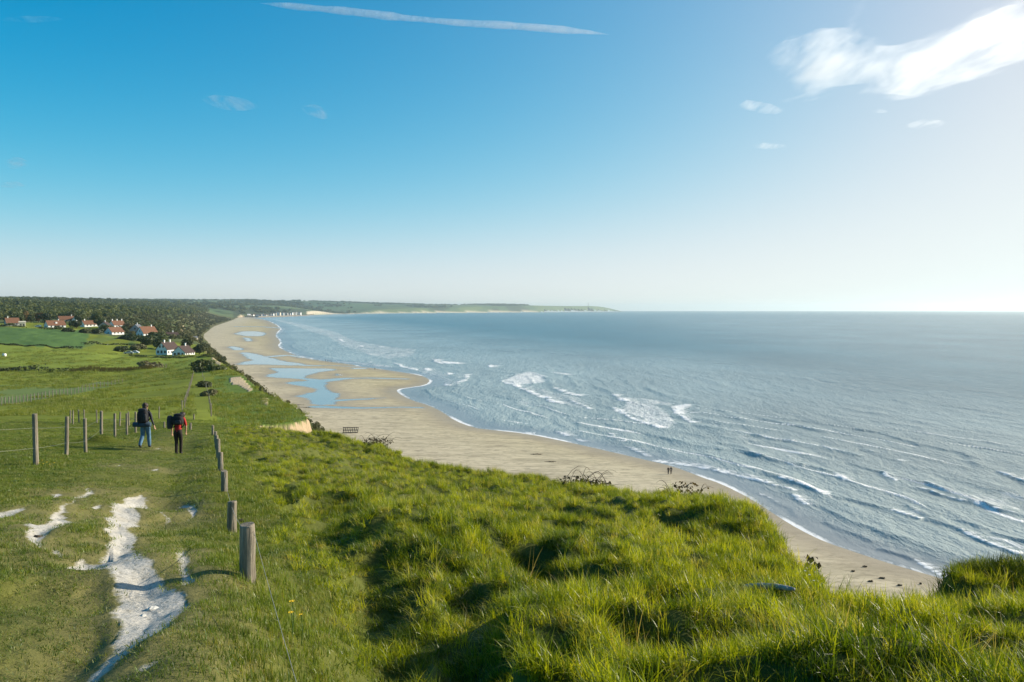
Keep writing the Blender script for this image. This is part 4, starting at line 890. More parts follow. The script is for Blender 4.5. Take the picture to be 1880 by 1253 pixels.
root, rw = fence('tall weathered post and wire fence along the landward side of the path', [
    (-160, 878, 15.5, 1.25, 0.055, 0), (66, 851, 19.5, 1.27, 0.062, 0.0), (122, 836, 24.5, 1.24, 0.058, 0.06), (157, 829, 28.5, 1.25, 0.06, 0.0), (186, 806, 35, 1.25, 0.065, 0.10), (211, 806, 39.5, 1.24, 0.06, 0.05), (233, 800, 45, 1.24, 0.062, 0.02), (249, 799, 48, 1.3, 0.062, -0.02)], 10)
for A, B in zip(rw[:-1], rw[1:]):
    for hh_ in (0.42, 0.92): wire(root, (A[0], A[1], A[2] + hh_), (B[0], B[1], B[2] + hh_), 0.02, 0.0028)
def thin_fence(label, pts, r, wires=True, cnt=None):
    rows = []
    for x, y, h in pts:
        X_, Y_ = hit(x, y); rows.append((X_, Y_, ground_at(X_, Y_), h))
    root = empty('fence', rows[0][:3]); tag(root, label, 'fence'); base = [post_mesh('post', 1.0, r, 6) for _ in range(3)]
    for k, (X_, Y_, Z_, h) in enumerate(rows):
        o = link('post', base[k % 3], None, root); o.scale = (1, 1, h); o.location = Vector((X_, Y_, Z_)) - root.location; o.rotation_euler = (random.uniform(-.04, .04), random.uniform(-.04, .04), random.random() * 6)
        if not o.data.materials: o.data.materials.append(M_POST)
    if wires:
        for A, B in zip(rows[:-1], rows[1:]): wire(root, (A[0], A[1], A[2] + A[3] * .8), (B[0], B[1], B[2] + B[3] * .8), 0.02, 0.006)
    return root
thin_fence('thin grey posts standing behind the tall path fence', [(x, y, 1.0) for x, y in ((129, 778), (134, 780), (145, 776), (155, 776), (178, 778), (220, 784), (237, 783), (254, 780), (292, 769))], 0.05, False)
thin_fence('line of slender posts following the left edge of the mown strip', [(335 + 20 * (k / 15) ** 0.6, 757 - 67 * (k / 15) ** 0.75, 1.15) for k in range(16)], 0.05)
thin_fence('slender posts following the seaward edge of the mown strip', [(388, 766, 1.2), (386, 752, 1.1), (384, 740, 1.1), (381, 727, 1.1), (378, 714, 1.1), (375, 702, 1.1), (372, 692, 1.1)], 0.055)
thin_fence('long line of small posts across the grey-green paddock', [(3 + 222 * (k / 33), 746 - 43 * (k / 33) ** 1.25, 1.15) for k in range(34)], 0.06)
thin_fence('three stubby posts crossing the path ahead of the hikers', [(302, 787, 0.42), (350, 790, 0.40), (356, 771, 0.45)], 0.065, False)
thin_fence('short row of posts beside the reed strip by the bright field', [(x, 677, 1.3) for x in (292, 297, 300, 304, 306)], 0.07, False)

# ------------------------------------------------------------------ hikers and beach walkers
def person(label, loc, rz, joints, edges, mats, hair=None, subdiv=2, group=None, scale=1.0):
    """joints: name -> (x, y, z, radius); edges: (a, b, material index); one continuous skinned body"""
    names = list(joints); idx = {n_: i for i, n_ in enumerate(names)}
    me = bpy.data.meshes.new('person'); bm_ = bmesh.new(); lay = bm_.verts.layers.skin.verify(); vs = []
    for n_ in names:
        x, y, z, r = joints[n_]; v_ = bm_.verts.new((x, y, z)); v_[lay].radius = (r, r); v_[lay].use_root = (n_ == 'pelvis'); vs.append(v_)
    for a, b_, m_i in edges: bm_.edges.new((vs[idx[a]], vs[idx[b_]]))
    bm_.to_mesh(me); bm_.free()
    tmp = bpy.data.objects.new('person_tmp', me); COL.objects.link(tmp)
    sk = tmp.modifiers.new('skin', 'SKIN'); sk.use_smooth_shade = True; sk.branch_smoothing = 0.5
    ss = tmp.modifiers.new('sub', 'SUBSURF'); ss.levels = subdiv; ss.render_levels = subdiv
    dg = bpy.context.evaluated_depsgraph_get(); ev = tmp.evaluated_get(dg); out = bpy.data.meshes.new_from_object(ev); out.name = 'person'
    bpy.data.objects.remove(tmp)
    for m_ in mats: out.materials.append(m_)
    cen = np.zeros(len(out.polygons) * 3); out.polygons.foreach_get('center', cen); cen = cen.reshape(-1, 3)
    best = np.full(len(cen), 1e9); mi = np.zeros(len(cen), np.int32)
    for a, b_, k in edges:
        A = np.array(joints[a][:3]); B = np.array(joints[b_][:3]); d = B - A; t_ = np.clip(((cen - A) @ d) / (d @ d), 0, 1)
        ds = np.linalg.norm(cen - A - t_[:, None] * d, axis=1) - 0.6 * (joints[a][3] * (1 - t_) + joints[b_][3] * t_); m_ = ds < best; best[m_] = ds[m_]; mi[m_] = k
    out.polygons.foreach_set('material_index', mi); out.polygons.foreach_set('use_smooth', np.ones(len(cen), bool)); out.update()
    o = bpy.data.objects.new('person', out); COL.objects.link(o); o.location = loc; o.rotation_euler = (0, 0, rz); o.scale = (scale,) * 3
    if hair: 
        hb = MB()
        for c_, r_, sq in hair: hb.ball(c_, r_, 12, 8, sq)
        ho = hb.build('hair', M_HAIR, o, True)
    return tag(o, label, 'person', group)
M_HAIR = simple('dark_hair', (0.035, 0.022, 0.014), 0.6, 0.3, 20, 0, 0.4); M_SKIN = simple('skin', (0.48, 0.28, 0.19), 0.55, 0.08, 6)
M_JEAN = simple('blue_denim', (0.085, 0.17, 0.26), 0.85, 0.3, 7, 0.15); M_BLACK = simple('black_cloth', (0.012, 0.012, 0.014), 0.8, 0.3, 6, 0.1); M_DARKJ = simple('dark_jacket', (0.028, 0.03, 0.036), 0.75, 0.3, 6, 0.1)
M_RED = simple('red_cloth', (0.40, 0.022, 0.020), 0.8, 0.2, 6, 0.1); M_SHOE = simple('dark_shoe', (0.03, 0.028, 0.026), 0.7); M_MAT = simple('slate_blue_mat', (0.035, 0.06, 0.085), 0.8, 0.2, 8); M_SOLE = simple('pale_sole', (0.55, 0.53, 0.48), 0.7); M_BROWNT = simple('dark_brown_trousers', (0.024, 0.018, 0.015), 0.85, 0.25, 6, 0.1)
def hand(J, E, side, w, d, m):
    """palm with five fingers hanging from wrist w along direction d"""
    d = Vector(d).normalized(); w = Vector(w); s = Vector((0, 1, 0)); s = (s - d * s.dot(d)).normalized(); n = d.cross(s)
    p = w + d * 0.075; J[side + 'palm'] = (*p, 0.030); E.append((side + 'wrist', side + 'palm', m))
    for i, (off, ln_) in enumerate(((-0.028, 0.062), (-0.009, 0.078), (0.010, 0.082), (0.028, 0.072))):
        k = p + s * off + d * 0.02; t_ = k + d * ln_ * .6 + n * 0.01; t2 = t_ + d * ln_ * .4 + n * 0.018
        for nm, q, r in (('k', k, .0105), ('m', t_, .0095), ('t', t2, .008)): J['%s%s%d' % (side, nm, i)] = (*q, r)
        E += [(side + 'palm', '%sk%d' % (side, i), m), ('%sk%d' % (side, i), '%sm%d' % (side, i), m), ('%sm%d' % (side, i), '%st%d' % (side, i), m)]
    k = w + d * 0.035 + s * 0.035; t_ = k + d * 0.04 + s * 0.02
    J[side + 'th0'] = (*k, .012); J[side + 'th1'] = (*t_, .010); E += [(side + 'wrist', side + 'th0', m), (side + 'th0', side + 'th1', m)]
def hiker_joints(head, chest_y, L, R, arms, tk=1.0):
    J = dict(pelvis=(0, 0, .96, .135), waist=(0, .015 + chest_y * .3, 1.10, .125), chest=(0, .03 + chest_y, 1.33, .15), neck=(0, .05 + chest_y * 1.5, 1.475, .058))
    hx, hy, hz = head
    J['jaw'] = (hx, hy + .01, hz - .075, .066); J['skull'] = (hx, hy, hz, .088); J['crown'] = (hx, hy - .005, hz + .075, .062); J['nose'] = (hx, hy + .112, hz - .015, .014); J['earl'] = (hx - .092, hy, hz - .01, .02); J['earr'] = (hx + .092, hy, hz - .01, .02)
    E = [('pelvis', 'waist', 1), ('waist', 'chest', 1), ('chest', 'neck', 1), ('neck', 'jaw', 0), ('jaw', 'skull', 0), ('skull', 'crown', 0), ('skull', 'nose', 0), ('skull', 'earl', 0), ('skull', 'earr', 0)]
    for s, sx, leg in (('l', -1, L), ('r', 1, R)):
        knee, ank, toe = leg
        J[s + 'hip'] = (sx * .085, 0, .90, .105 * tk); J[s + 'thigh'] = tuple(np.array((sx * .09, 0, .88)) * .5 + np.array(knee) * .5) + (.088 * tk,); J[s + 'knee'] = (*knee, .070 * tk); J[s + 'shin'] = tuple(np.array(knee) * .45 + np.array(ank) * .55) + (.066 * tk,); J[s + 'ankle'] = (*ank, .058 * tk); J[s + 'heel'] = (ank[0], ank[1] - .02, ank[2] - .055, .042); J[s + 'toe'] = (*toe, .036)
        E += [('pelvis', s + 'hip', 2), (s + 'hip', s + 'thigh', 2), (s + 'thigh', s + 'knee', 2), (s + 'knee', s + 'shin', 2), (s + 'shin', s + 'ankle', 2), (s + 'ankle', s + 'heel', 3), (s + 'heel', s + 'toe', 3)]
        elb, wr, dr, fm_ = arms[s]
        J[s + 'shoulder'] = (sx * .175, .03 + chest_y, 1.395, .068); J[s + 'elbow'] = (*elb, .046); J[s + 'wrist'] = (*wr, .030)
        E += [('chest', s + 'shoulder', 1), (s + 'shoulder', s + 'elbow', 1), (s + 'elbow', s + 'wrist', fm_)]; hand(J, E, s, wr, dr, 0)
    return J, E
X1 = P(267, 820, 31); z1 = ground_at(X1[0], X1[1])
J, E = hiker_joints((0.0, .09, 1.62), 0.03, ((-.10, .02, .50), (-.125, -.20, .16), (-.125, -.07, .06)), ((.10, .10, .50), (.115, .10, .095), (.12, .24, .04)),
    {'l': ((-.27, .08, 1.15), (-.24, .30, 1.06), (.3, .9, -.1), 1), 'r': ((.26, .0, 1.13), (.335, .02, .88), (.25, .1, -1), 1)}, 1.15)
person('hiker in blue jeans and dark jacket walking away with a rolled mat below the pack', (X1[0], X1[1], z1), 0.03, J, E, [M_SKIN, M_DARKJ, M_JEAN, M_SHOE],
       [((0, .05, 1.665), .118, (1, 1, .95)), ((0, -.005, 1.60), .09, (1, .8, 1)), ((.01, -.01, 1.735), .06, (1, 1, .9))])
X2 = P(327, 828, 30.6); z2 = ground_at(X2[0], X2[1])
J, E = hiker_joints((0.06, .33, 1.46), 0.14, ((-.075, .05, .50), (-.06, -.02, .10), (-.06, .12, .045)), ((.075, .10, .50), (.06, .10, .095), (.06, .24, .04)),
    {'l': ((-.27, .12, 1.13), (-.30, .16, .87), (0, .15, -1), 0), 'r': ((.27, .12, 1.13), (.235, .20, .90), (-.1, .2, -1), 0)}, 0.98)
J['neck'] = (.03, .24, 1.43, .055)
person('hiker with bowed head in red top and dark trousers under a big black pack', (X2[0], X2[1], z2), 0.0, J, E, [M_SKIN, M_RED, M_BROWNT, M_SHOE], [((.06, .31, 1.52), .115, (1, 1, .9)), ((.06, .24, 1.46), .08, (1, .8, 1))])
def rbox(mb, c, s, taper=0.85):
    x, y, z = c; a, b_, h = s; n_ = 12; lv = ((-.5, .78), (-.42, .95), (-.15, 1.0), (.2, 1.0), (.42, taper), (.5, taper * .75))
    o = len(mb.v)
    for q, k in lv:
        for i in range(n_):
            th = 2 * math.pi * i / n_; cx, sy = math.cos(th), math.sin(th); p_ = 0.6
            mb.v.append((x + a / 2 * k * math.copysign(abs(cx) ** p_, cx), y + b_ / 2 * k * math.copysign(abs(sy) ** p_, sy), z + q * h))
    for i in range(len(lv) - 1):
        for k in range(n_): k2 = (k + 1) % n_; mb.f.append((o + i * n_ + k, o + i * n_ + k2, o + (i + 1) * n_ + k2, o + (i + 1) * n_ + k))
    mb.f.append(tuple(o + k for k in range(n_))[::-1]); mb.f.append(tuple(o + (len(lv) - 1) * n_ + k for k in range(n_))); return mb
bp = empty('backpack', (X1[0], X1[1], z1), 0.03); tag(bp, 'black backpack with a slate blue rolled mat strapped under it', 'backpack')
rbox(MB(), (0, -.20, 1.26), (.40, .25, .48)).build('pack_bag', M_BLACK, bp, True); rbox(MB(), (0, -.19, 1.53), (.33, .22, .10)).build('top_lid', M_DARKJ, bp, True); rbox(MB(), (.13, -.31, 1.24), (.12, .09, .26)).build('side_pocket', M_DARKJ, bp, True)
mo = MB().tube([(-.37, -.20, .955), (-.36, -.20, .955), (0, -.205, .945), (.30, -.20, .955), (.31, -.20, .955)], [.07, .095, .098, .095, .07], 14).build('rolled_mat', M_MAT, bp, True)
for sx in (-.13, .13): MB().tube([(sx, -.30, .95), (sx, -.25, 1.06), (sx, -.32, 1.20)], .016, 6).build('strap', M_BLACK, bp)
for sx in (-1, 1): MB().tube([(sx * .11, -.09, 1.46), (sx * .12, .05, 1.50), (sx * .13, .19, 1.36), (sx * .17, .13, 1.16), (sx * .15, -.08, 1.08)], .026, 6).build('shoulder_strap', M_BLACK, bp, True)
bp = empty('backpack', (X2[0], X2[1], z2), 0.0); tag(bp, 'bulky black backpack with a dark jacket slung over its left side', 'backpack')
rbox(MB(), (0.03, -.08, 1.35), (.44, .28, .34)).build('pack_bag', M_BLACK, bp, True); rbox(MB(), (.05, .0, 1.53), (.36, .30, .13)).build('top_lid', M_BLACK, bp, True); rbox(MB(), (-.27, -.06, 1.27), (.20, .22, .50)).build('slung_jacket', M_DARKJ, bp, True); rbox(MB(), (.10, -.215, 1.30), (.22, .06, .14)).build('front_pocket', M_DARKJ, bp, True)
for sx in (-1, 1): MB().tube([(sx * .12, .02, 1.47), (sx * .13, .18, 1.48), (sx * .13, .29, 1.34), (sx * .17, .2, 1.14), (sx * .15, .02, 1.06)], .026, 6).build('shoulder_strap', M_BLACK, bp, True)

def walker(label, x, y, mats, rz=0.0, group=None, step=0.12, scale=1.0):
    X_, Y_ = G(x, y, 0.8); Z_ = float(beach_z(np.array([X_]), np.array([Y_]))[0]) + 0.02
    J = dict(pelvis=(0, 0, .95, .13), waist=(0, .01, 1.1, .125), chest=(0, .02, 1.34, .15), neck=(0, .04, 1.49, .06), jaw=(0, .05, 1.56, .07), skull=(0, .05, 1.63, .09), crown=(0, .045, 1.71, .065), nose=(0, .155, 1.61, .014))
    E = [('pelvis', 'waist', 1), ('waist', 'chest', 1), ('chest', 'neck', 1), ('neck', 'jaw', 0), ('jaw', 'skull', 0), ('skull', 'crown', 4), ('skull', 'nose', 0)]
    for s, sx, st in (('l', -1, -step), ('r', 1, step)):
        J[s + 'hip'] = (sx * .09, 0, .89, .1); J[s + 'knee'] = (sx * .10, st * .6 + .03, .49, .07); J[s + 'ankle'] = (sx * .10, st, .09, .05); J[s + 'toe'] = (sx * .10, st + .15, .035, .035)
        E += [('pelvis', s + 'hip', 2), (s + 'hip', s + 'knee', 2), (s + 'knee', s + 'ankle', 2), (s + 'ankle', s + 'toe', 3)]
        J[s + 'shoulder'] = (sx * .18, .02, 1.40, .065); J[s + 'elbow'] = (sx * .25, -st * .3, 1.13, .045); J[s + 'wrist'] = (sx * .26, -st * .6 + .05, .90, .032)
        E += [('chest', s + 'shoulder', 1), (s + 'shoulder', s + 'elbow', 1), (s + 'elbow', s + 'wrist', 1)]; hand(J, E, s, J[s + 'wrist'][:3], (0, .15, -1), 0)
    return person(label, (X_, Y_, Z_), rz, J, E, mats + [M_HAIR], None, 1, group, scale)
dk = [M_SKIN, M_BLACK, M_BLACK, M_SHOE]; dj = [M_SKIN, M_DARKJ, M_BLACK, M_SHOE]
walker('left of the two dark-clad walkers by the water on the near beach', 1227, 867, dk, 0.2, step=0.08, scale=1.02)
walker('right of the two dark-clad walkers by the water on the near beach', 1232, 866.5, dj, -0.1, step=0.16, scale=1.06)
for k, (x, y) in enumerate(((598, 662.5), (602, 663), (606, 663), (609, 662.5))): walker(['first', 'second', 'third', 'last'][k] + ' from the left of four tiny walkers at the far water line', x, y, dk if k % 2 else dj, 0.5 * k, 'four far walkers')
walker('tiny lone walker standing on the tip of the sand bar', 688.5, 678.5, dk, 1.0); walker('tiny lone walker left of the group of four by the water', 545, 657, dj, 2.0)

# ------------------------------------------------------------------ houses
def house(label, x, y, w, d, hw, hr, rot, wm_, rm, chim=(), front=(), gable=(), back=(), D=None, over=0.35, name='house', group=None, dormer=0):
    X_, Y_ = hit(x, y) if D is None else plan(x, D); Z_ = ground_at(X_, Y_) - 0.25
    root = empty(name, (X_, Y_, Z_), math.radians(rot)); tag(root, label, 'house', group); root.scale = (.88, .88, .86)
    a, b_ = w / 2, d / 2
    MB().add([(-a, -b_, 0), (a, -b_, 0), (a, b_, 0), (-a, b_, 0), (-a, -b_, hw), (a, -b_, hw), (a, b_, hw), (-a, b_, hw), (-a, 0, hw + hr), (a, 0, hw + hr)],
             [(0, 1, 5, 4), (2, 3, 7, 6), (3, 0, 4, 8, 7), (1, 2, 6, 9, 5)]).build('wall', wm_, root)
    o_ = over; k = hr / b_; zt = hw + hr + 0.12; ze = hw - o_ * k + 0.12; th = 0.22
    r = MB().add([(-a - o_, -b_ - o_, ze), (a + o_, -b_ - o_, ze), (a + o_, 0, zt), (-a - o_, 0, zt), (a + o_, b_ + o_, ze), (-a - o_, b_ + o_, ze),
                  (-a - o_, -b_ - o_, ze - th), (a + o_, -b_ - o_, ze - th), (a + o_, 0, zt - th), (-a - o_, 0, zt - th), (a + o_, b_ + o_, ze - th), (-a - o_, b_ + o_, ze - th)],
                 [(0, 1, 2, 3), (3, 2, 4, 5), (7, 6, 9, 8), (8, 9, 11, 10), (0, 6, 7, 1), (5, 4, 10, 11), (0, 3, 9, 6), (3, 5, 11, 9), (1, 7, 8, 2), (2, 8, 10, 4)]).build('roof', rm, root)
    for cx, cy in chim:
        zc = hw + hr * (1 - abs(cy) / b_); MB().box(cx - .35, cx + .35, cy - .3, cy + .3, zc - .6, zc + 1.3).box(cx - .42, cx + .42, cy - .37, cy + .37, zc + 1.3, zc + 1.45).build('chimney', M_WHITE, r)
    for k_ in range(dormer):
        dx = (k_ - (dormer - 1) / 2) * w / (dormer + 0.5); zc = hw + hr * 0.35
        MB().box(dx - .7, dx + .7, -b_ * .72, -b_ * .2, zc - .3, zc + 1.2).build('dormer', M_WHITE, r)
    for (u, z0, ww, hh) in front: MB().box(u - ww / 2, u + ww / 2, -b_ - .04, -b_ + .05, z0, z0 + hh).build('door' if z0 < .3 else 'window', M_GLASS if z0 >= .3 else M_BROWN, root)
    for (u, z0, ww, hh) in gable: MB().box(-a - .04, -a + .05, u - ww / 2, u + ww / 2, z0, z0 + hh).build('window', M_GLASS, root)
    for (u, z0, ww, hh) in back: MB().box(a - .05, a + .04, u - ww / 2, u + ww / 2, z0, z0 + hh).build('window', M_GLASS, root)
    return root
win = lambda n, w, z=1.0, ww=1.1, hh=1.2: [((i - (n - 1) / 2) * w / n, z, ww, hh) for i in range(n)]
house('white house with orange tiled roof and shaded left gable above the sown field', 101, 600, 14, 8, 2.7, 3.8, 52, M_WHITE, M_TILE, [(3, .5)], win(4, 12) + [(0.9, 0.1, 1.0, 2.0)], [(-1.5, 1, 1, 1.2), (1.5, 1, 1, 1.2), (0, 3.6, 1, 1.1)], dormer=1)
house('long low orange roofed house just behind the white house', 121, 592, 13, 8, 2.4, 3.4, 40, M_CREAM, M_TILE, [(5, 0)], win(3, 10))
house('small white gabled hut among trees right of the long roof', 138, 592, 5, 4, 3.2, 2.4, 100, M_WHITE, M_SLATE)
house('white cottage with long rusty roof facing the field', 166, 600, 14, 7.5, 2.6, 3.2, 55, M_WHITE, M_TILE, [(-5, 0)], win(4, 12), [(0, 1, 1, 1.2)])
house('dark slate and brick house half hidden by trees', 193, 604, 9, 8, 3.2, 3.4, 100, M_GREYW, M_BROWN, [(0, 0)], win(3, 8), [(-1.5, 1, 1, 1.3), (1.5, 1, 1, 1.3)])
house('orange roofed house with three white chimneys', 215, 602, 11, 8, 3.0, 3.8, 60, M_WHITE, M_TILE, [(-4.5, 0), (0, 0), (4.5, 0)], win(3, 9), [(0, 1, 1, 1.3)])
house('low white house with hipped orange roof in front of the chimneyed one', 210, 613, 11, 8.5, 2.5, 3.6, 65, M_WHITE, M_TILE, [], win(3, 9), [(0, 1, 1, 1.2)])
house('large slate gabled house joined to an orange roofed wing', 252, 612, 11, 10, 3.2, 5.0, 98, M_GREYW, M_SLATE, [(0, 0)], win(3, 9), [(-2.4, 1, 1.2, 1.4), (0, 1, 1.2, 1.4), (2.4, 1, 1.2, 1.4), (0, 4, 1.2, 1.4)])
house('steep orange roofed house wing with pale gable', 270, 617, 13, 9, 2.8, 5.2, 62, M_WHITE, M_TILE, [(4, 0)], win(4, 11), [(-1.8, 1, 1, 1.3), (1.8, 1, 1, 1.3), (0, 3.8, 1, 1.2)])
house('brown roofed bungalow at the edge of the dunes', 313, 618, 12, 8, 2.0, 2.6, 40, M_GREYW, M_BROWN, [(2, 0)], win(3, 10))
house('tiny pale cabin alone on the dune slope', 358, 616, 5, 4, 2.4, 1.6, 60, M_CREAM, M_SLATE, [], win(2, 4))
house('small cream shed at the top of the sown field', 41, 600, 4.6, 4, 3.6, 0.8, 30, M_CREAM, M_CREAM, [], win(2, 4, 0.9), name='shed')
house('grey house with orange roof beyond the cream shed', 22, 597, 10, 8, 3.0, 4.2, 45, M_GREYW, M_TILE, [(-3, 0)], win(3, 8), [(0, 1, 1, 1.2)])
house('tall white gabled house with dark brown roof by the low hedge', 308, 652, 11, 7.2, 3.4, 3.8, 78, M_WHITE, M_BROWN, [(2, 0), (-3, 0)], win(4, 11, 1.0), [(-2.2, 1, 1.2, 1.5), (0, 1, 1.2, 1.6), (2.2, 1, 1.2, 1.5), (-1, 4.2, 1.0, 1.3), (1, 4.2, 1.0, 1.3)])
house('lower white gabled house with red brown roof beside the tall one', 337, 653, 10.5, 7.6, 2.3, 3.6, 84, M_WHITE, M_BROWN, [(2, 0)], win(4, 10, 1.0), [(-2.2, .7, 1.1, 1.4), (0, .7, 1.4, 1.6), (2.2, .7, 1.1, 1.4)])

# far seaside village and its sea wall
vill = [(457, 6.5, 14, 'r', 'w'), (463, 5.5, 16, 'w', 't'), (468, 7, 12, 'c', 't'), (473, 5, 12, 'w', 's'), (478, 6, 14, 'g', 't'), (482.5, 7, 12, 'w', 's'), (487, 5.5, 13, 'w', 't'), (491.5, 6.5, 12, 'c', 'b'), (496, 8, 13, 'g', 't'), (500.5, 9, 12, 'w', 'b'), (505, 11, 11, 'c', 's'), (509.5, 14, 15, 'w', 's'), (513.5, 13, 9, 'c', 's'), (519, 11, 12, 'w', 's'), (523, 12, 11, 'c', 'b'), (527, 10, 10, 'g', 's'), (532, 9, 9, 'g', 'b'), (536, 12, 10, 'w', 's'), (540, 13, 9, 'c', 's'), (543.5, 14, 8, 'w', 's'), (548, 10, 8, 'g', 's'), (551.5, 11, 7, 'w', 's')]
wmap = {'w': M_WHITE, 'c': M_CREAM, 'g': M_GREYW, 'r': M_CREAM, 't': M_TILE, 's': M_SLATE, 'b': M_BROWN}
cn = {'w': 'white', 'c': 'cream', 'g': 'grey', 'r': 'sandy'}; rn = {'t': 'orange', 's': 'slate', 'b': 'brown', 'w': 'pale'}
ordn = ['first', 'second', 'third', 'fourth', 'fifth', 'sixth', 'seventh', 'eighth', 'ninth', 'tenth', 'eleventh', 'twelfth', 'thirteenth', 'fourteenth', 'fifteenth', 'sixteenth', 'seventeenth', 'eighteenth', 'nineteenth', 'twentieth', 'twenty-first', 'twenty-second']
seaw = MB(); cw = [G(x, y, 0.5) for x, y in ((450, 583.0), (475, 583.0), (500, 582.2), (530, 581.2), (549, 580.4), (566, 579.3), (576, 578.4))]
cp2 = [(X_, Y_ - 6, -curv(X_, Y_)) for X_, Y_ in cw]
for i in range(len(cp2) - 1):
    A, B = cp2[i], cp2[i + 1]; o = len(seaw.v)
    seaw.v += [(A[0], A[1], A[2] - 2), (B[0], B[1], B[2] - 2), (B[0], B[1] + 3, B[2] + 5.0), (A[0], A[1] + 3, A[2] + 5.0), (A[0], A[1] + 40, A[2] + 5.2), (B[0], B[1] + 40, B[2] + 5.2)]
    seaw.f += [(o, o + 1, o + 2, o + 3), (o + 3, o + 2, o + 5, o + 4)]
tag(seaw.build('sea_wall', M_STONE), 'long dark stone sea wall in front of the far village', 'sea wall')
for k, (x, h, w, wc, rc) in enumerate(vill):
    Dv = float(np.interp(x, [450, 475, 500, 530, 549, 566], [c_[1] for c_ in cw[:6]])) + 22 + (k % 3) * 14
    a_ = float(ray(x, 580)[0]); X_, Y_ = a_ * Dv, Dv; Z_ = 4.6 - curv(X_, Y_)
    root = empty('village_house', (X_, Y_, Z_), math.radians(random.uniform(-25, 35))); tag(root, '%s village building with %s roof, %s from the left along the far sea wall' % (cn[wc], rn[rc], ordn[k]), 'house', 'far village sea front')
    b2 = w / 2; MB().add([(-b2, -5, -3), (b2, -5, -3), (b2, 5, -3), (-b2, 5, -3), (-b2, -5, h), (b2, -5, h), (b2, 5, h), (-b2, 5, h), (-b2, 0, h + 3.2), (b2, 0, h + 3.2)], [(0, 1, 5, 4), (2, 3, 7, 6), (3, 0, 4, 8, 7), (1, 2, 6, 9, 5)]).build('wall', wmap[wc], root)
    MB().add([(-b2 - .4, -5.4, h), (b2 + .4, -5.4, h), (b2 + .4, 0, h + 3.6), (-b2 - .4, 0, h + 3.6), (b2 + .4, 5.4, h), (-b2 - .4, 5.4, h)], [(0, 1, 2, 3), (3, 2, 4, 5)]).build('roof', wmap[rc], root)
    for fl in range(max(1, int(h // 3.2))):
        for u in (-.28, .28): MB().box(u * w - .9, u * w + .9, -5.15, -4.9, fl * 3.2 + .9, fl * 3.2 + 2.5).build('window', M_GLASS, root)
# lighthouse on the cape, church spire on the ridge
X_, Y_ = plan(1080, 10200); Z_ = ground_at(X_, Y_); lt = empty('lighthouse', (X_, Y_, Z_ - 2)); tag(lt, 'slender lighthouse standing on the far cape', 'lighthouse')
MB().tube([(0, 0, 0), (0, 0, 8), (0, 0, 38)], [7, 4.5, 3.2], 12).build('tower', M_GREYW, lt, True); MB().tube([(0, 0, 38), (0, 0, 39.5)], 5.2, 12).build('gallery', M_SLATE, lt); MB().tube([(0, 0, 39.5), (0, 0, 43)], 2.6, 10).build('lantern', M_GLASS, lt); MB().tube([(0, 0, 43), (0, 0, 46)], [3.0, 0.2], 10).build('cap', M_SLATE, lt)

# ------------------------------------------------------------------ trees, bushes and hedges near the houses
def tree(name, label, x, y, rx, rz, mat, n=950, leaf=None, trunk=True, cat='tree', cone=False, ry=None):
    X_, Y_ = hit(x, y); Z_ = ground_at(X_, Y_); root = empty(name, (X_, Y_, Z_ - 0.1)); tag(root, label, cat)
    lf = leaf or max(0.16, rx * 0.13); me = leafball('crown', n, rx, ry or rx, rz, lf, mat, 7, rz * (0.95 if trunk else 0.55))
    if cone:
        co = np.zeros(len(me.vertices) * 3); me.vertices.foreach_get('co', co); co = co.reshape(-1, 3); k = np.clip(1.25 - co[:, 2] / (2.0 * rz), 0.12, 1.1); co[:, 0] *= k; co[:, 1] *= k; me.vertices.foreach_set('co', co.ravel())
    link('crown', me, None, root)
    tb = MB(); hh = rz * (0.9 if trunk else 0.6); tb.tube([(0, 0, -.3), (0.02 * rz, 0, hh * .5), (-.03 * rz, .02 * rz, hh)], [rx * .09, rx * .07, rx * .04], 7)
    for q in range(4):
        an = q * 1.6 + .4; tb.tube([(0, 0, hh * (.5 + .1 * q)), (math.cos(an) * rx * .45, math.sin(an) * rx * .45, hh * (.85 + .1 * q))], [rx * .045, rx * .015], 5)
    tb.build('trunk', M_BARK, root, True); return root
tree('bare_tree', 'russet budding tree left of the dark conifer by the grey house', 48, 592, 4.3, 5.4, M_RUST)
tree('bare_tree', 'russet budding tree right of the dark conifer', 71, 593, 4.6, 4.6, M_RUST)
tree('conifer', 'dark pointed conifer between two russet trees', 57, 594, 4.1, 4.6, M_HEDGE, cone=True)
tree('round_tree', 'pale green round tree behind the long orange roof', 131, 588, 4.3, 4.6, M_SCRUB)
tree('round_tree', 'dark tree standing right of the white cottage', 184, 603, 4.6, 4.1, M_HEDGE)
tree('round_tree', 'dark tree between the white house and the cottage', 140, 602, 4.8, 3.6, M_HEDGE)
tree('round_tree', 'olive tree left of the slate gabled house', 236, 607, 4.1, 3.6, M_SCRUB)
tree('round_tree', 'dark rounded tree behind the tall white gabled house', 296, 642, 5.0, 3.8, M_HEDGE)
tree('round_tree', 'bushy tree behind the lower white gabled house', 345, 641, 4.8, 3.4, M_SCRUB)
tree('round_tree', 'rounded tree right of the lower white gabled house', 366, 650, 3.6, 2.6, M_SCRUB)
tree('round_tree', 'dark tree behind the white house and its left gable', 88, 594, 5.3, 4.3, M_HEDGE)
tree('round_tree', 'dark tree at the right end of the long orange roof', 148, 596, 4.8, 4.3, M_HEDGE)
tree('round_tree', 'tall dark tree between the cottage and the slate and brick house', 178, 596, 5.5, 5.0, M_HEDGE)
tree('round_tree', 'dark tree left of the low white house with hipped roof', 196, 611, 4.8, 3.4, M_HEDGE)
tree('round_tree', 'dark tree right of the low white house with hipped roof', 229, 612, 4.3, 3.1, M_HEDGE)
tree('round_tree', 'dark tree right of the steep orange roofed wing', 292, 611, 5.3, 3.6, M_HEDGE)
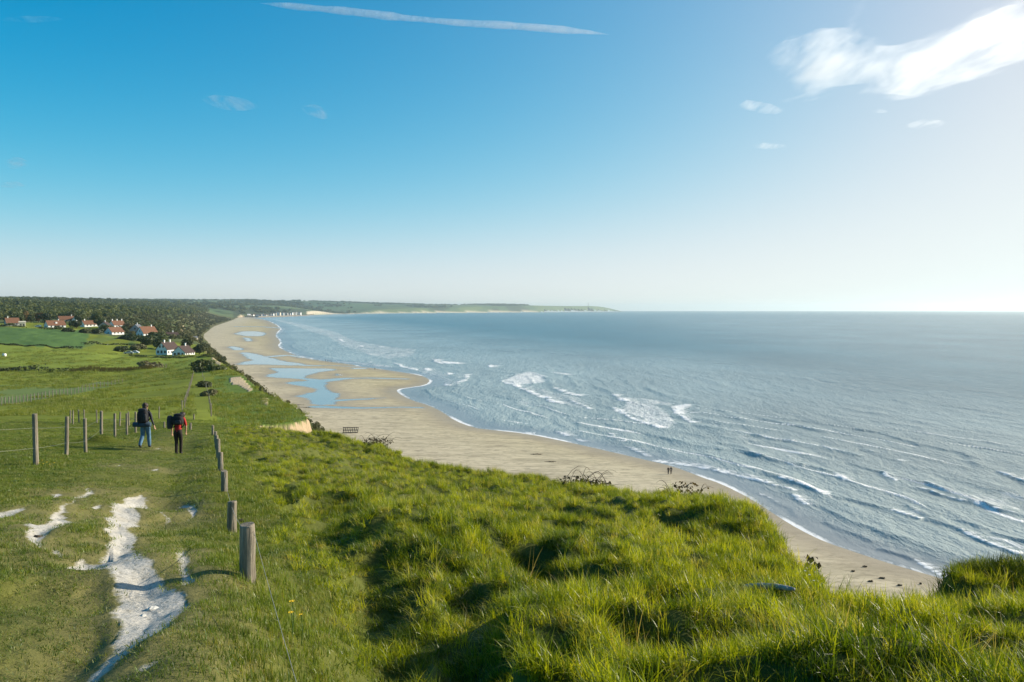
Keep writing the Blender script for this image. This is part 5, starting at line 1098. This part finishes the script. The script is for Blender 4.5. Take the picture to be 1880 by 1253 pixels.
tree('round_tree', 'dark tree behind the cream shed', 34, 594, 5.0, 4.1, M_HEDGE)
def bush(label, x, y, rx, rz, mat=None, ry=None): return tree('bush', label, x, y, rx, rz, mat or M_HEDGE, 700, None, False, 'bush', ry=ry)
bush('big dark bush in the hollow left of the tall white gabled house', 268, 634, 7, 3.4); bush('dark bush filling the slope above the small hedges', 240, 624, 8, 2.4); bush('dark bush below the orange roofed wing', 288, 622, 7, 2.6)
bush('low dark bush on the pasture left of the parked cars', 222, 646, 4.5, 2.2); bush('round bush right behind the parked cars', 252, 643, 4.6, 2.3, M_SCRUB); bush('dark bush at the corner of the sown field', 126, 609, 4.0, 2.0); bush('olive bush beside the field corner', 158, 612, 5.0, 1.9, M_SCRUB); bush('dark bush right of the field corner bushes', 180, 613, 5.0, 2.0)
bush('small dark bush in front of the white house', 104, 605, 3.2, 1.6); bush('low bush at the end of the reed strip', 276, 677, 4.0, 1.9, M_SCRUB); bush('dark bush on the brink right of the bright field', 372, 673, 3.4, 1.6); bush('low dark bush beside the mown strip', 366, 683, 2.0, 1.0)
bush('dark bramble clump halfway along the seaward posts', 378, 711, 1.6, 0.8, M_SCRUB); bush('dark bramble clump beside the seaward posts below the first', 382, 728, 1.3, 0.7, M_SCRUB); bush('small dark bush near the brink on the far green shelf', 398, 681, 3.0, 1.2)
def hedge(label, p0, p1, h, w, mat, step=1.0, leaf=0.3, name='hedge', cat='hedge', up=False):
    A = np.array(hit(*p0)); B = np.array(hit(*p1)); L = np.linalg.norm(B - A); n_ = int(L / step * 7); vv = []; ff_ = []
    root = empty(name, (A[0], A[1], ground_at(*A))); tag(root, label, cat); zs_ = land_z(*(np.linspace(A[i], B[i], 24) for i in (0, 1)))
    for _ in range(n_):
        s = random.random(); k = 0.55 + 0.45 * float(vnoise(s * L / 6, 3.1, int(p0[0]) & 255)) ; z0 = np.interp(s, np.linspace(0, 1, 24), zs_)
        p_ = Vector((A[0] + (B[0] - A[0]) * s + random.uniform(-w, w), A[1] + (B[1] - A[1]) * s + random.uniform(-w, w), z0 + h * k * random.random() ** .7)) - root.location
        nr_ = Vector((random.gauss(0, 1), random.gauss(0, 1), random.gauss(.3, 1))).normalized(); u = nr_.orthogonal().normalized(); w2 = nr_.cross(u); s2 = leaf * random.uniform(.5, 1.3); o = len(vv)
        if up: u = Vector((random.uniform(-.2, .2), random.uniform(-.2, .2), 1)) * 2.4; w2 = Vector((1, 0, 0)) * .25
        vv += [tuple(p_ - u * s2), tuple(p_ + w2 * s2 * .7), tuple(p_ + u * s2), tuple(p_ - w2 * s2 * .7)]; ff_.append((o, o + 1, o + 2, o + 3))
    link('foliage', pydata('foliage', vv, ff_), mat, root); return root
hedge('tall olive hedge at the left end of the reed strip', (-60, 683), (70, 681), 4.6, 1.8, M_SCRUB, 0.22, 0.32); hedge('dark low hedge along the middle of the reed strip', (70, 683), (130, 682), 2.2, 1.0, M_HEDGE, 0.25, 0.25)
hedge('tan reed strip running between the pastures', (128, 683), (276, 680), 1.7, 0.9, M_REED, 0.12, 0.28, 'reed_strip', 'reeds', True); hedge('thin dark hedge along the foot of the sown field', (-60, 630), (150, 642), 1.1, 0.6, M_HEDGE, 0.35, 0.3); hedge('dark hedge curving between the upper pastures', (152, 632), (245, 636), 1.7, 1.0, M_HEDGE, 0.3, 0.35)
hedge('low dark hedge in front of the two white gabled houses', (238, 654), (392, 656), 1.3, 0.7, M_HEDGE, 0.25, 0.28); hedge('dark hedge below the grey house and the cream shed', (-60, 600), (44, 602), 2.6, 1.5, M_HEDGE, 0.35, 0.5); hedge('dark hedge in front of the white house', (72, 605), (116, 606), 1.8, 1.0, M_HEDGE, 0.3, 0.4); hedge('long dark hedge on the rise behind the slate gabled house', (235, 598), (312, 598), 2.6, 1.4, M_HEDGE, 0.35, 0.6)
hedge('dark hedge behind the houses and the cottage', (76, 594), (200, 596), 3.0, 1.5, M_HEDGE, 0.4, 0.6)

# ------------------------------------------------------------------ small things
def car(label, x, y, mat, rz):
    X_, Y_ = hit(x, y); c_ = empty('parked_car', (X_, Y_, ground_at(X_, Y_)), rz); tag(c_, label, 'car')
    prof = [(-2.1, .3), (-2.15, .75), (-1.9, .95), (-1.3, 1.0), (-.7, 1.45), (.8, 1.5), (1.6, 1.0), (2.05, .9), (2.15, .5), (2.1, .3)]
    n_ = len(prof); MB().add([(x_, -.82, z_) for x_, z_ in prof] + [(x_, .82, z_) for x_, z_ in prof], [tuple(range(n_)), tuple(range(2 * n_ - 1, n_ - 1, -1))] + [(i, i + n_, (i + 1) % n_ + n_, (i + 1) % n_) for i in range(n_)]).build('body', mat, c_)
    for s in (-1, 1): MB().add([(-1.15, s * .835, 1.05), (1.35, s * .835, 1.05), (.75, s * .835, 1.42), (-.65, s * .835, 1.38)], [(0, 1, 2, 3)]).build('window', M_GLASS, c_)
    for wx in (-1.3, 1.3):
        for s in (-1, 1): MB().tube([(wx, s * .72, .32), (wx, s * .86, .32)], .32, 12).build('wheel', M_BLACK, c_)
    return c_
M_CARW = simple('white_car_paint', (0.75, 0.76, 0.77), 0.25, 0.03, 2, 0, 0.5); M_CARG = simple('silver_car_paint', (0.45, 0.46, 0.47), 0.25, 0.03, 2, 0, 0.5)
car('silver car parked left on the grass before the white gabled houses', 236, 650, M_CARG, 0.3); car('white car parked right beside the silver one', 247, 649.5, M_CARW, 0.2); car('white car parked below the white house above the sown field', 70, 600, M_CARW, 0.1)
X_, Y_ = hit(8, 655); bl = empty('bale', (X_, Y_, ground_at(X_, Y_))); tag(bl, 'small white wrapped bale standing alone in the bright field', 'bale')
MB().tube([(-.6, 0, .62), (-.55, 0, .62), (.55, 0, .62), (.6, 0, .62)], [.5, .64, .64, .5], 16).build('wrap', M_WHITE, bl, True)
# slatted timber frame lying on the beach
X_, Y_ = G(643, 795, 1.0); Z_ = float(beach_z(np.array([X_]), np.array([Y_]))[0]); fr = empty('timber_frame', (X_, Y_, Z_), 0.12); tag(fr, 'dark slatted timber frame stranded on the pale sand below the bluff', 'frame')
for z_ in (0.12, 0.85, 1.65): MB().box(-2.2, 2.2, -.10 + z_ * .28, .06 + z_ * .28, z_ - .09, z_ + .09).build('rail', M_DARKT, fr)
for k in range(9): xx = -2.1 + k * .525; MB().add([(xx - .09 + .0, -.16, -.1), (xx + .09, -.16, -.1), (xx + .09 + .25, .34, 1.72), (xx - .09 + .25, .34, 1.72), (xx - .09, -.02, -.1), (xx + .09, -.02, -.1), (xx + .34, .48, 1.72), (xx + .16, .48, 1.72)], [(0, 1, 2, 3), (5, 4, 7, 6), (1, 5, 6, 2), (4, 0, 3, 7), (3, 2, 6, 7), (4, 5, 1, 0)]).build('slat', M_DARKT, fr)
for xx in (-2.1, 0, 2.1): MB().box(xx - .08, xx + .08, 0, 1.6, .02, .16).build('bearer', M_DARKT, fr); MB().tube([(xx, 1.5, .1), (xx + .2, .45, 1.6)], .08, 6).build('brace', M_DARKT, fr)
# brambles and dry stems along the lip
def bramble(label, x, y, n_, L, spread_, leaves, D=None, arch=1.0, mat=None):
    X_, Y_ = hit(x, y) if D is None else plan(x, D); root = empty('bramble', (X_, Y_, ground_at(X_, Y_))); tag(root, label, 'bramble')
    for k in range(n_):
        an = random.uniform(-2.6, 2.6) + 1.57; l = L * random.uniform(.35, 1.0) ; bx = random.uniform(-spread_, spread_); by = random.uniform(-.4, .4); up = random.uniform(.35, 1.0) * arch
        dx = random.choice((-1, 1)) * random.uniform(.2, 1); dy = random.uniform(-.3, .5)
        pts = [(bx + dx * l * s * .75, by + dy * l * s * .6, l * (up * s * 1.3 - .95 * up * s * s) ) for s in (0, .2, .4, .6, .8, 1)]
        MB().tube(pts, [.014, .012, .010, .008, .006, .004], 5).build('cane', M_BARK, root)
    if leaves:
        me = leafball('leaves', leaves, spread_ * 1.25, .6, .42, .07, mat or M_RUSTB, 7, .18); link('leaves', me, None, root)
    return root
M_RUSTB = leafmat('bramble_leaf', (0.035, 0.032, 0.014), (0.11, 0.075, 0.03), 0.2, 0.5, 0.3, 1.5)
bramble('tangled brown bramble with long arching canes on the grassy lip', 1075, 884, 26, 2.4, 1.1, 520, 35.5)
bramble('twiggy brown bramble on the lip below the beach walkers', 1262, 905, 14, 1.3, 0.7, 70, 28.5)
bramble('tuft of dry arching stems on the dark hummock at the brink', 688, 820, 12, 2.2, 0.9, 160, 48.5, 1.1); bramble('small twig sticking up from the grass edge by the sand', 1493, 1052, 5, 0.45, 0.12, 20, 14.3)
# weathered pole in the tall grass
A = hit(1372, 1106); B = hit(1452, 1145); za, zb_ = ground_at(*A) + 0.17, ground_at(*B) + 0.18
pl_ = MB(); A = Vector((*A, za)); B = Vector((*B, zb_)); pl_.tube([A.lerp(B, s) + Vector((0, 0, .015 * math.sin(s * 3.1))) - A for s in (-.05, .1, .3, .5, .7, .9, 1.05)], [.024, .032, .035, .036, .033, .028, .018], 10, True, .06)
o = pl_.build('pole', M_DEADW, None, True); o.location = A; tag(o, 'weathered grey pole lying half hidden in the tall grass', 'pole')
M_DTUS = leafmat('dark_tussock_blade', (0.035, 0.062, 0.009), (0.105, 0.140, 0.016), 0.35, 0.5, 0.3, 1.2, (0.12, 0.10, 0.045))
for lb, x, D, n_, L_, r_ in (('dense dark green tussock on the brink at the right edge of the view', 1880, 12.4, 1900, .27, .95), ('dense dark green tussock on the brink left of the edge one', 1775, 12.5, 1500, .25, .62)):
    X_, Y_ = plan(x, D); root = empty('tussock', (X_, Y_, ground_at(X_, Y_) - 0.03)); tag(root, lb, 'tussock')
    me_ = tuft('blades', n_, L_, r_, 0.011, M_DTUS, 0.8, (-0.1, -0.05), 4, 0.45); co = np.zeros(len(me_.vertices) * 3); me_.vertices.foreach_get('co', co); co = co.reshape(-1, 3)
    co[:, 1] *= 0.6; rr_ = np.hypot(co[:, 0] / r_, co[:, 1] / (r_ * .6)); co[:, 2] += 0.05 * np.exp(-(rr_ / .8) ** 2) + (land_z(co[:, 0] + X_, co[:, 1] + Y_) - root.location.z) * 0.9; me_.vertices.foreach_set('co', co.ravel()); link('blades', me_, None, root)
# chalk lumps and a clod
def lump(name, label, x, y, r, mat, cat, group=None):
    X_, Y_ = hit(x, y); bm_ = bmesh.new()
    for _ in range(26):
        d_ = Vector((random.gauss(0, 1), random.gauss(0, 1), random.gauss(0, 1))).normalized() * r * random.uniform(.7, 1.15); bm_.verts.new((d_.x * 1.3, d_.y, d_.z * .6))
    bmesh.ops.convex_hull(bm_, input=bm_.verts[:]); bmesh.ops.delete(bm_, geom=[v_ for v_ in bm_.verts if not v_.link_faces], context='VERTS')
    me_ = bpy.data.meshes.new(name); bm_.to_mesh(me_); bm_.free(); o = link(name, me_, mat); o.location = (X_, Y_, ground_at(X_, Y_) + r * .05); o.rotation_euler = (0, 0, random.random() * 6); return tag(o, label, cat, group)
lump('stone', 'largest chalk lump sitting in the middle of the worn path', 280, 1082, .042, M_CHALK, 'stone'); lump('stone', 'chalk lump just below the largest one on the path', 262, 1092, .022, M_CHALK, 'stone'); lump('stone', 'dark clod on the left chalk patch', 68, 990, .05, M_BARK, 'stone')
lump('clod', 'small brown clod of earth in the grass just behind the nearest post', 443, 962, .06, M_BARK, 'clod')
def flower(label, x, y, mat, h, r, group=None, cat='flower'):
    X_, Y_ = hit(x, y); root = empty('flower', (X_, Y_, ground_at(X_, Y_))); tag(root, label, cat, group)
    MB().tube([(0, 0, 0), (.01, 0, h * .5), (0, .01, h)], .003, 5).build('stem', M_STEM, root)
    b_ = MB(); 
    for k in range(12):
        an = k * .5236; b_.add([(0, 0, h), (math.cos(an - .22) * r, math.sin(an - .22) * r, h + r * .35), (math.cos(an) * r * 1.15, math.sin(an) * r * 1.15, h + r * .3), (math.cos(an + .22) * r, math.sin(an + .22) * r, h + r * .35)], [(0, 1, 2, 3)])
    b_.ball((0, 0, h + r * .2), r * .45, 8, 5, (1, 1, .5)).build('petals', mat, root); return root
flower('upper of two close yellow dandelions beside the low wire', 537, 1160, M_YEL, .26, .020); flower('lower of two close yellow dandelions beside the low wire', 535, 1170, M_YEL, .22, .018); flower('small yellow dandelion right of the close pair', 553, 1172, M_YEL, .22, .012)
for x, y in ((1478, 1060), (1486, 1064), (1494, 1068), (1502, 1070), (1510, 1066)): flower('small white flower in the clump on the grass edge above the sand', x, y + 14, M_PET, .30, .018, 'white flowers on the grass edge')
for x, y in ((72, 858), (80, 862), (86, 856), (92, 864), (78, 852), (100, 858)): flower('tiny yellow flower in the patch at the foot of the nearest tall post', x, y, M_YEL, .14, .02, 'yellow flowers by the tall post')
M_WEED = leafmat('seaweed', (0.045, 0.035, 0.02), (0.10, 0.075, 0.04), 0.1, 0.5, 0.3, 2.0)
def wrack(label, x, y, rx):
    X_, Y_ = G(x, y, 1.0); root = empty('seaweed', (X_, Y_, float(beach_z(np.array([X_]), np.array([Y_]))[0]) + .02)); tag(root, label, 'seaweed')
    link('fronds', leafball('fronds', 90, rx, rx * .5, .10, .10, M_WEED, 6, .05), None, root)
    MB().tube([(-rx, 0, .05), (-.2 * rx, .1, .16), (.5 * rx, -.1, .08), (rx * 1.1, .2, .12)], [.03, .035, .03, .015], 6).build('stalk', M_BARK, root); return root
for lb, x, y, rx in (('dark seaweed clump highest of those on the near sand', 1588, 1031, 1.0), ('dark seaweed clump left below the highest one', 1566, 1041, .8), ('widest dark seaweed clump on the near sand', 1619, 1053, 1.3), ('dark seaweed strand just left below the widest clump', 1598, 1060, 1.2), ('dark seaweed strand lowest on the near sand', 1652, 1066, 1.1), ('tiny seaweed clump at the right by the wash', 1690, 1062, .5)): wrack(lb, x, y, rx * .35)
for lb, x, y, rx in (('dark drift line clump at the foot of the bluff by the pools', 560, 749, 3.0), ('dark drift debris by the last tidal runnel', 548, 744, 2.0), ('driftwood tangle on the pale sand left of the bramble', 985, 832, 1.6), ('driftwood tangle on the sand above the bramble canes', 1010, 846, 1.4)): wrack(lb, x, y, rx)
def gull(x, y, group):
    X_, Y_ = G(x, y, 0.9); o = MB().ball((0, 0, .22), .16, 10, 6, (1.6, .8, .8)).ball((.25, 0, .38), .07, 8, 5).tube([(-.2, 0, .22), (-.42, 0, .24)], [.08, .02], 6).tube([(.05, .05, 0), (.05, .05, .12)], .012, 4).tube([(.05, -.05, 0), (.05, -.05, .12)], .012, 4).build('gull', M_WHITE, None, True)
    o.location = (X_, Y_, float(beach_z(np.array([X_]), np.array([Y_]))[0])); o.rotation_euler = (0, 0, random.random() * 6); o.scale = (1.6,) * 3; tag(o, 'tiny white gull resting on the sand bar by the pools', 'gull', group)
for x, y in ((563, 672), (617, 688), (621, 689), (624, 690), (627, 691)): gull(x, y, 'gulls on the sand bar')

# ------------------------------------------------------------------ clouds and contrail (thin ice cloud: lens-shaped bodies filled with a lit volume)
def cloudmat(name, dens, sc, stretch, lo, hi, rot=0.0):
    m = bpy.data.materials.new(name); m.use_nodes = True; t = NT(m); t.n.remove(t.n['Principled BSDF'])
    p = t.pos(); q = t.mapv(p, stretch, (0, 0, rot)); n1_ = t.noise(q, sc, 6, 0.62, 0.6); n2_ = t.noise(t.mapv(p, (stretch[0] * 1.0, stretch[1] * 0.35, 1), (0, 0, rot + 0.15)), sc * 5, 5, 0.6, 0.5)
    n1_ = t.math('ADD', t.math('MULTIPLY', n1_, 0.68), t.math('MULTIPLY', n2_, 0.32))
    pv = t.add('VolumePrincipled'); pv.inputs['Color'].default_value = (1, 1, 1, 1); pv.inputs['Anisotropy'].default_value = 0.72
    t.l.new(t.math('MULTIPLY', t.ramp(n1_, [(lo, 0.0), (hi, 1.0)]), dens), pv.inputs['Density'])
    t.l.new(pv.outputs[0], t.n['Material Output'].inputs['Volume']); return m
def cloud(name, label, px, z, thick, soft, mat, res=46, cat='cloud'):
    pts = []
    for x, y in px: a_, t_ = ray(x, y); D_ = (z - CZ) / float(t_); pts.append((float(a_) * D_, D_))
    xs = np.linspace(min(p[0] for p in pts), max(p[0] for p in pts), res); ys = np.linspace(min(p[1] for p in pts), max(p[1] for p in pts), res)
    XX_, YY_ = np.meshgrid(xs, ys); x_, y_ = XX_.ravel(), YY_.ravel(); L = max(xs[-1] - xs[0], ys[-1] - ys[0])
    d, _, _ = pdist(x_ + L * .02 * fbm(x_ / L * 14, y_ / L * 14, 3, 601), y_ + L * .03 * fbm(x_ / L * 12 + 4, y_ / L * 12, 3, 602), pts + [pts[0]]); ins = inpoly(x_, y_, pts)
    h = np.where(ins, thick * sstep(d, 0, soft) * (0.75 + 0.4 * fbm(x_ / L * 7, y_ / L * 7, 3, 603)), 0) + 0.5
    ii_ = np.arange(res * res).reshape(res, res); q_ = np.stack([ii_[:-1, :-1], ii_[:-1, 1:], ii_[1:, 1:], ii_[1:, :-1]], -1).reshape(-1, 4); q_ = q_[ins[q_].any(1)]
    N_ = res * res; V_ = np.concatenate([np.stack([x_, y_, z + h], 1), np.stack([x_, y_, z - h * .6], 1)])
    e = {}
    for a4 in q_:
        for i in range(4): e.setdefault(tuple(sorted((int(a4[i]), int(a4[(i + 1) % 4])))), []).append((int(a4[i]), int(a4[(i + 1) % 4])))
    side = [(b0 + N_, a0 + N_, a0, b0)[::-1] for k_, l_ in e.items() if len(l_) == 1 for a0, b0 in [l_[0]]]
    Q_ = np.concatenate([q_, q_[:, ::-1] + N_, np.array(side)]); V_, Q_, _ = compact(V_, Q_, {}); 
    cen = V_.mean(0); me_ = quads_mesh(name, V_ - cen, Q_); o = link(name, me_, mat); o.location = cen; return tag(o, label, cat)
M_CIR = cloudmat('cirrus', 0.0019, 0.0024, (1.0, 0.36, 1.5), 0.41, 0.64, 0.35); M_WISP = cloudmat('wisp', 0.0024, 0.004, (1, 0.30, 1), 0.43, 0.68, 0.9); M_TRAIL = cloudmat('ice_trail', 0.0050, 0.006, (0.6, 1, 1), 0.30, 0.66)
CL = [(1396,98),(1404,82),(1440,66),(1490,56),(1540,50),(1556,30),(1572,0),(1590,-30),(1604,0),(1590,40),(1612,66),(1640,80),(1690,68),(1730,50),(1770,30),(1820,12),(1860,-6),(1960,-30),(1990,40),(1960,95),(1880,120),(1840,138),(1790,150),(1740,165),(1690,183),(1640,186),(1600,178),(1570,172),(1545,160),(1530,178),(1480,188),(1436,192),(1432,184),(1462,172),(1436,150),(1424,128)]
cloud('cloud', 'large bright white feathery cloud at the upper right of the sky', CL, 3000, 230, 700, M_CIR, 90)
def wisp(label, x, y, w, h, mat=None, tilt=0.0):
    px = [(x + w / 2 * math.cos(a) , y + h / 2 * math.sin(a) + tilt * math.cos(a)) for a in np.linspace(0, 2 * math.pi, 15)[:-1]]
    return cloud('cloud', label, px, 3000, 60, 140, mat or M_WISP, 22)
wisp('small white wisp alone left of centre below the contrail', 583, 206, 62, 24, tilt=6); wisp('faint wisp left of the small white wisp', 420, 190, 110, 26, tilt=6); wisp('faint wisp near the left edge of the sky', 30, 300, 44, 22); wisp('faint flat wisp at the left edge below another wisp', 22, 340, 56, 10); wisp('faint wisp in the top left corner', 60, 36, 120, 14)
wisp('thin flat wisp below the large cloud at its left', 1412, 269, 70, 10); wisp('thin wisp below the right part of the large cloud', 1700, 229, 80, 16, tilt=-3); wisp('faint wisp under the left tip of the large cloud', 1396, 198, 90, 22, tilt=6); wisp('tiny wisp just under the large cloud', 1615, 205, 36, 7)
c0 = [P(x, y, (9000 - CZ) / float(ray(x, y)[1])) for x, y in ((476, 6), (560, 14), (650, 22), (740, 33), (840, 42), (930, 47), (1020, 54), (1085, 60), (1120, 64))]
c0 = [Vector(p_) for p_ in c0]; tb = MB(); dense = []
for i in range(len(c0) - 1):
    for k in range(5): dense.append(c0[i].lerp(c0[i + 1], k / 5))
dense.append(c0[-1]); nD = len(dense)
rad = [max(8, 125 * min(1, i / 4, (nD - 1 - i) / 7) * (0.85 + .25 * float(vnoise(i * .45, 2.2, 9)))) for i in range(nD)]
tb.tube([p_ - c0[0] for p_ in dense], rad, 12, True, .08); o = tb.build('contrail', M_TRAIL, None, True); o.location = c0[0]; tag(o, 'long straight white contrail across the top of the sky', 'contrail')

# ------------------------------------------------------------------ the air
hz = MB().box(-26000, 30000, -400, 26500, -75, 150); m = bpy.data.materials.new('sea_air'); m.use_nodes = True; t = NT(m); t.n.remove(t.n['Principled BSDF'])
pv = t.add('VolumePrincipled'); pv.inputs['Color'].default_value = (0.76, 0.88, 0.93, 1); pv.inputs['Density'].default_value = 6.0e-5; pv.inputs['Anisotropy'].default_value = 0.5
t.l.new(pv.outputs[0], t.n['Material Output'].inputs['Volume'])
o = hz.build('haze', m); tag(o, 'pale sea haze softening the far hills and cape', 'haze', kind='stuff')
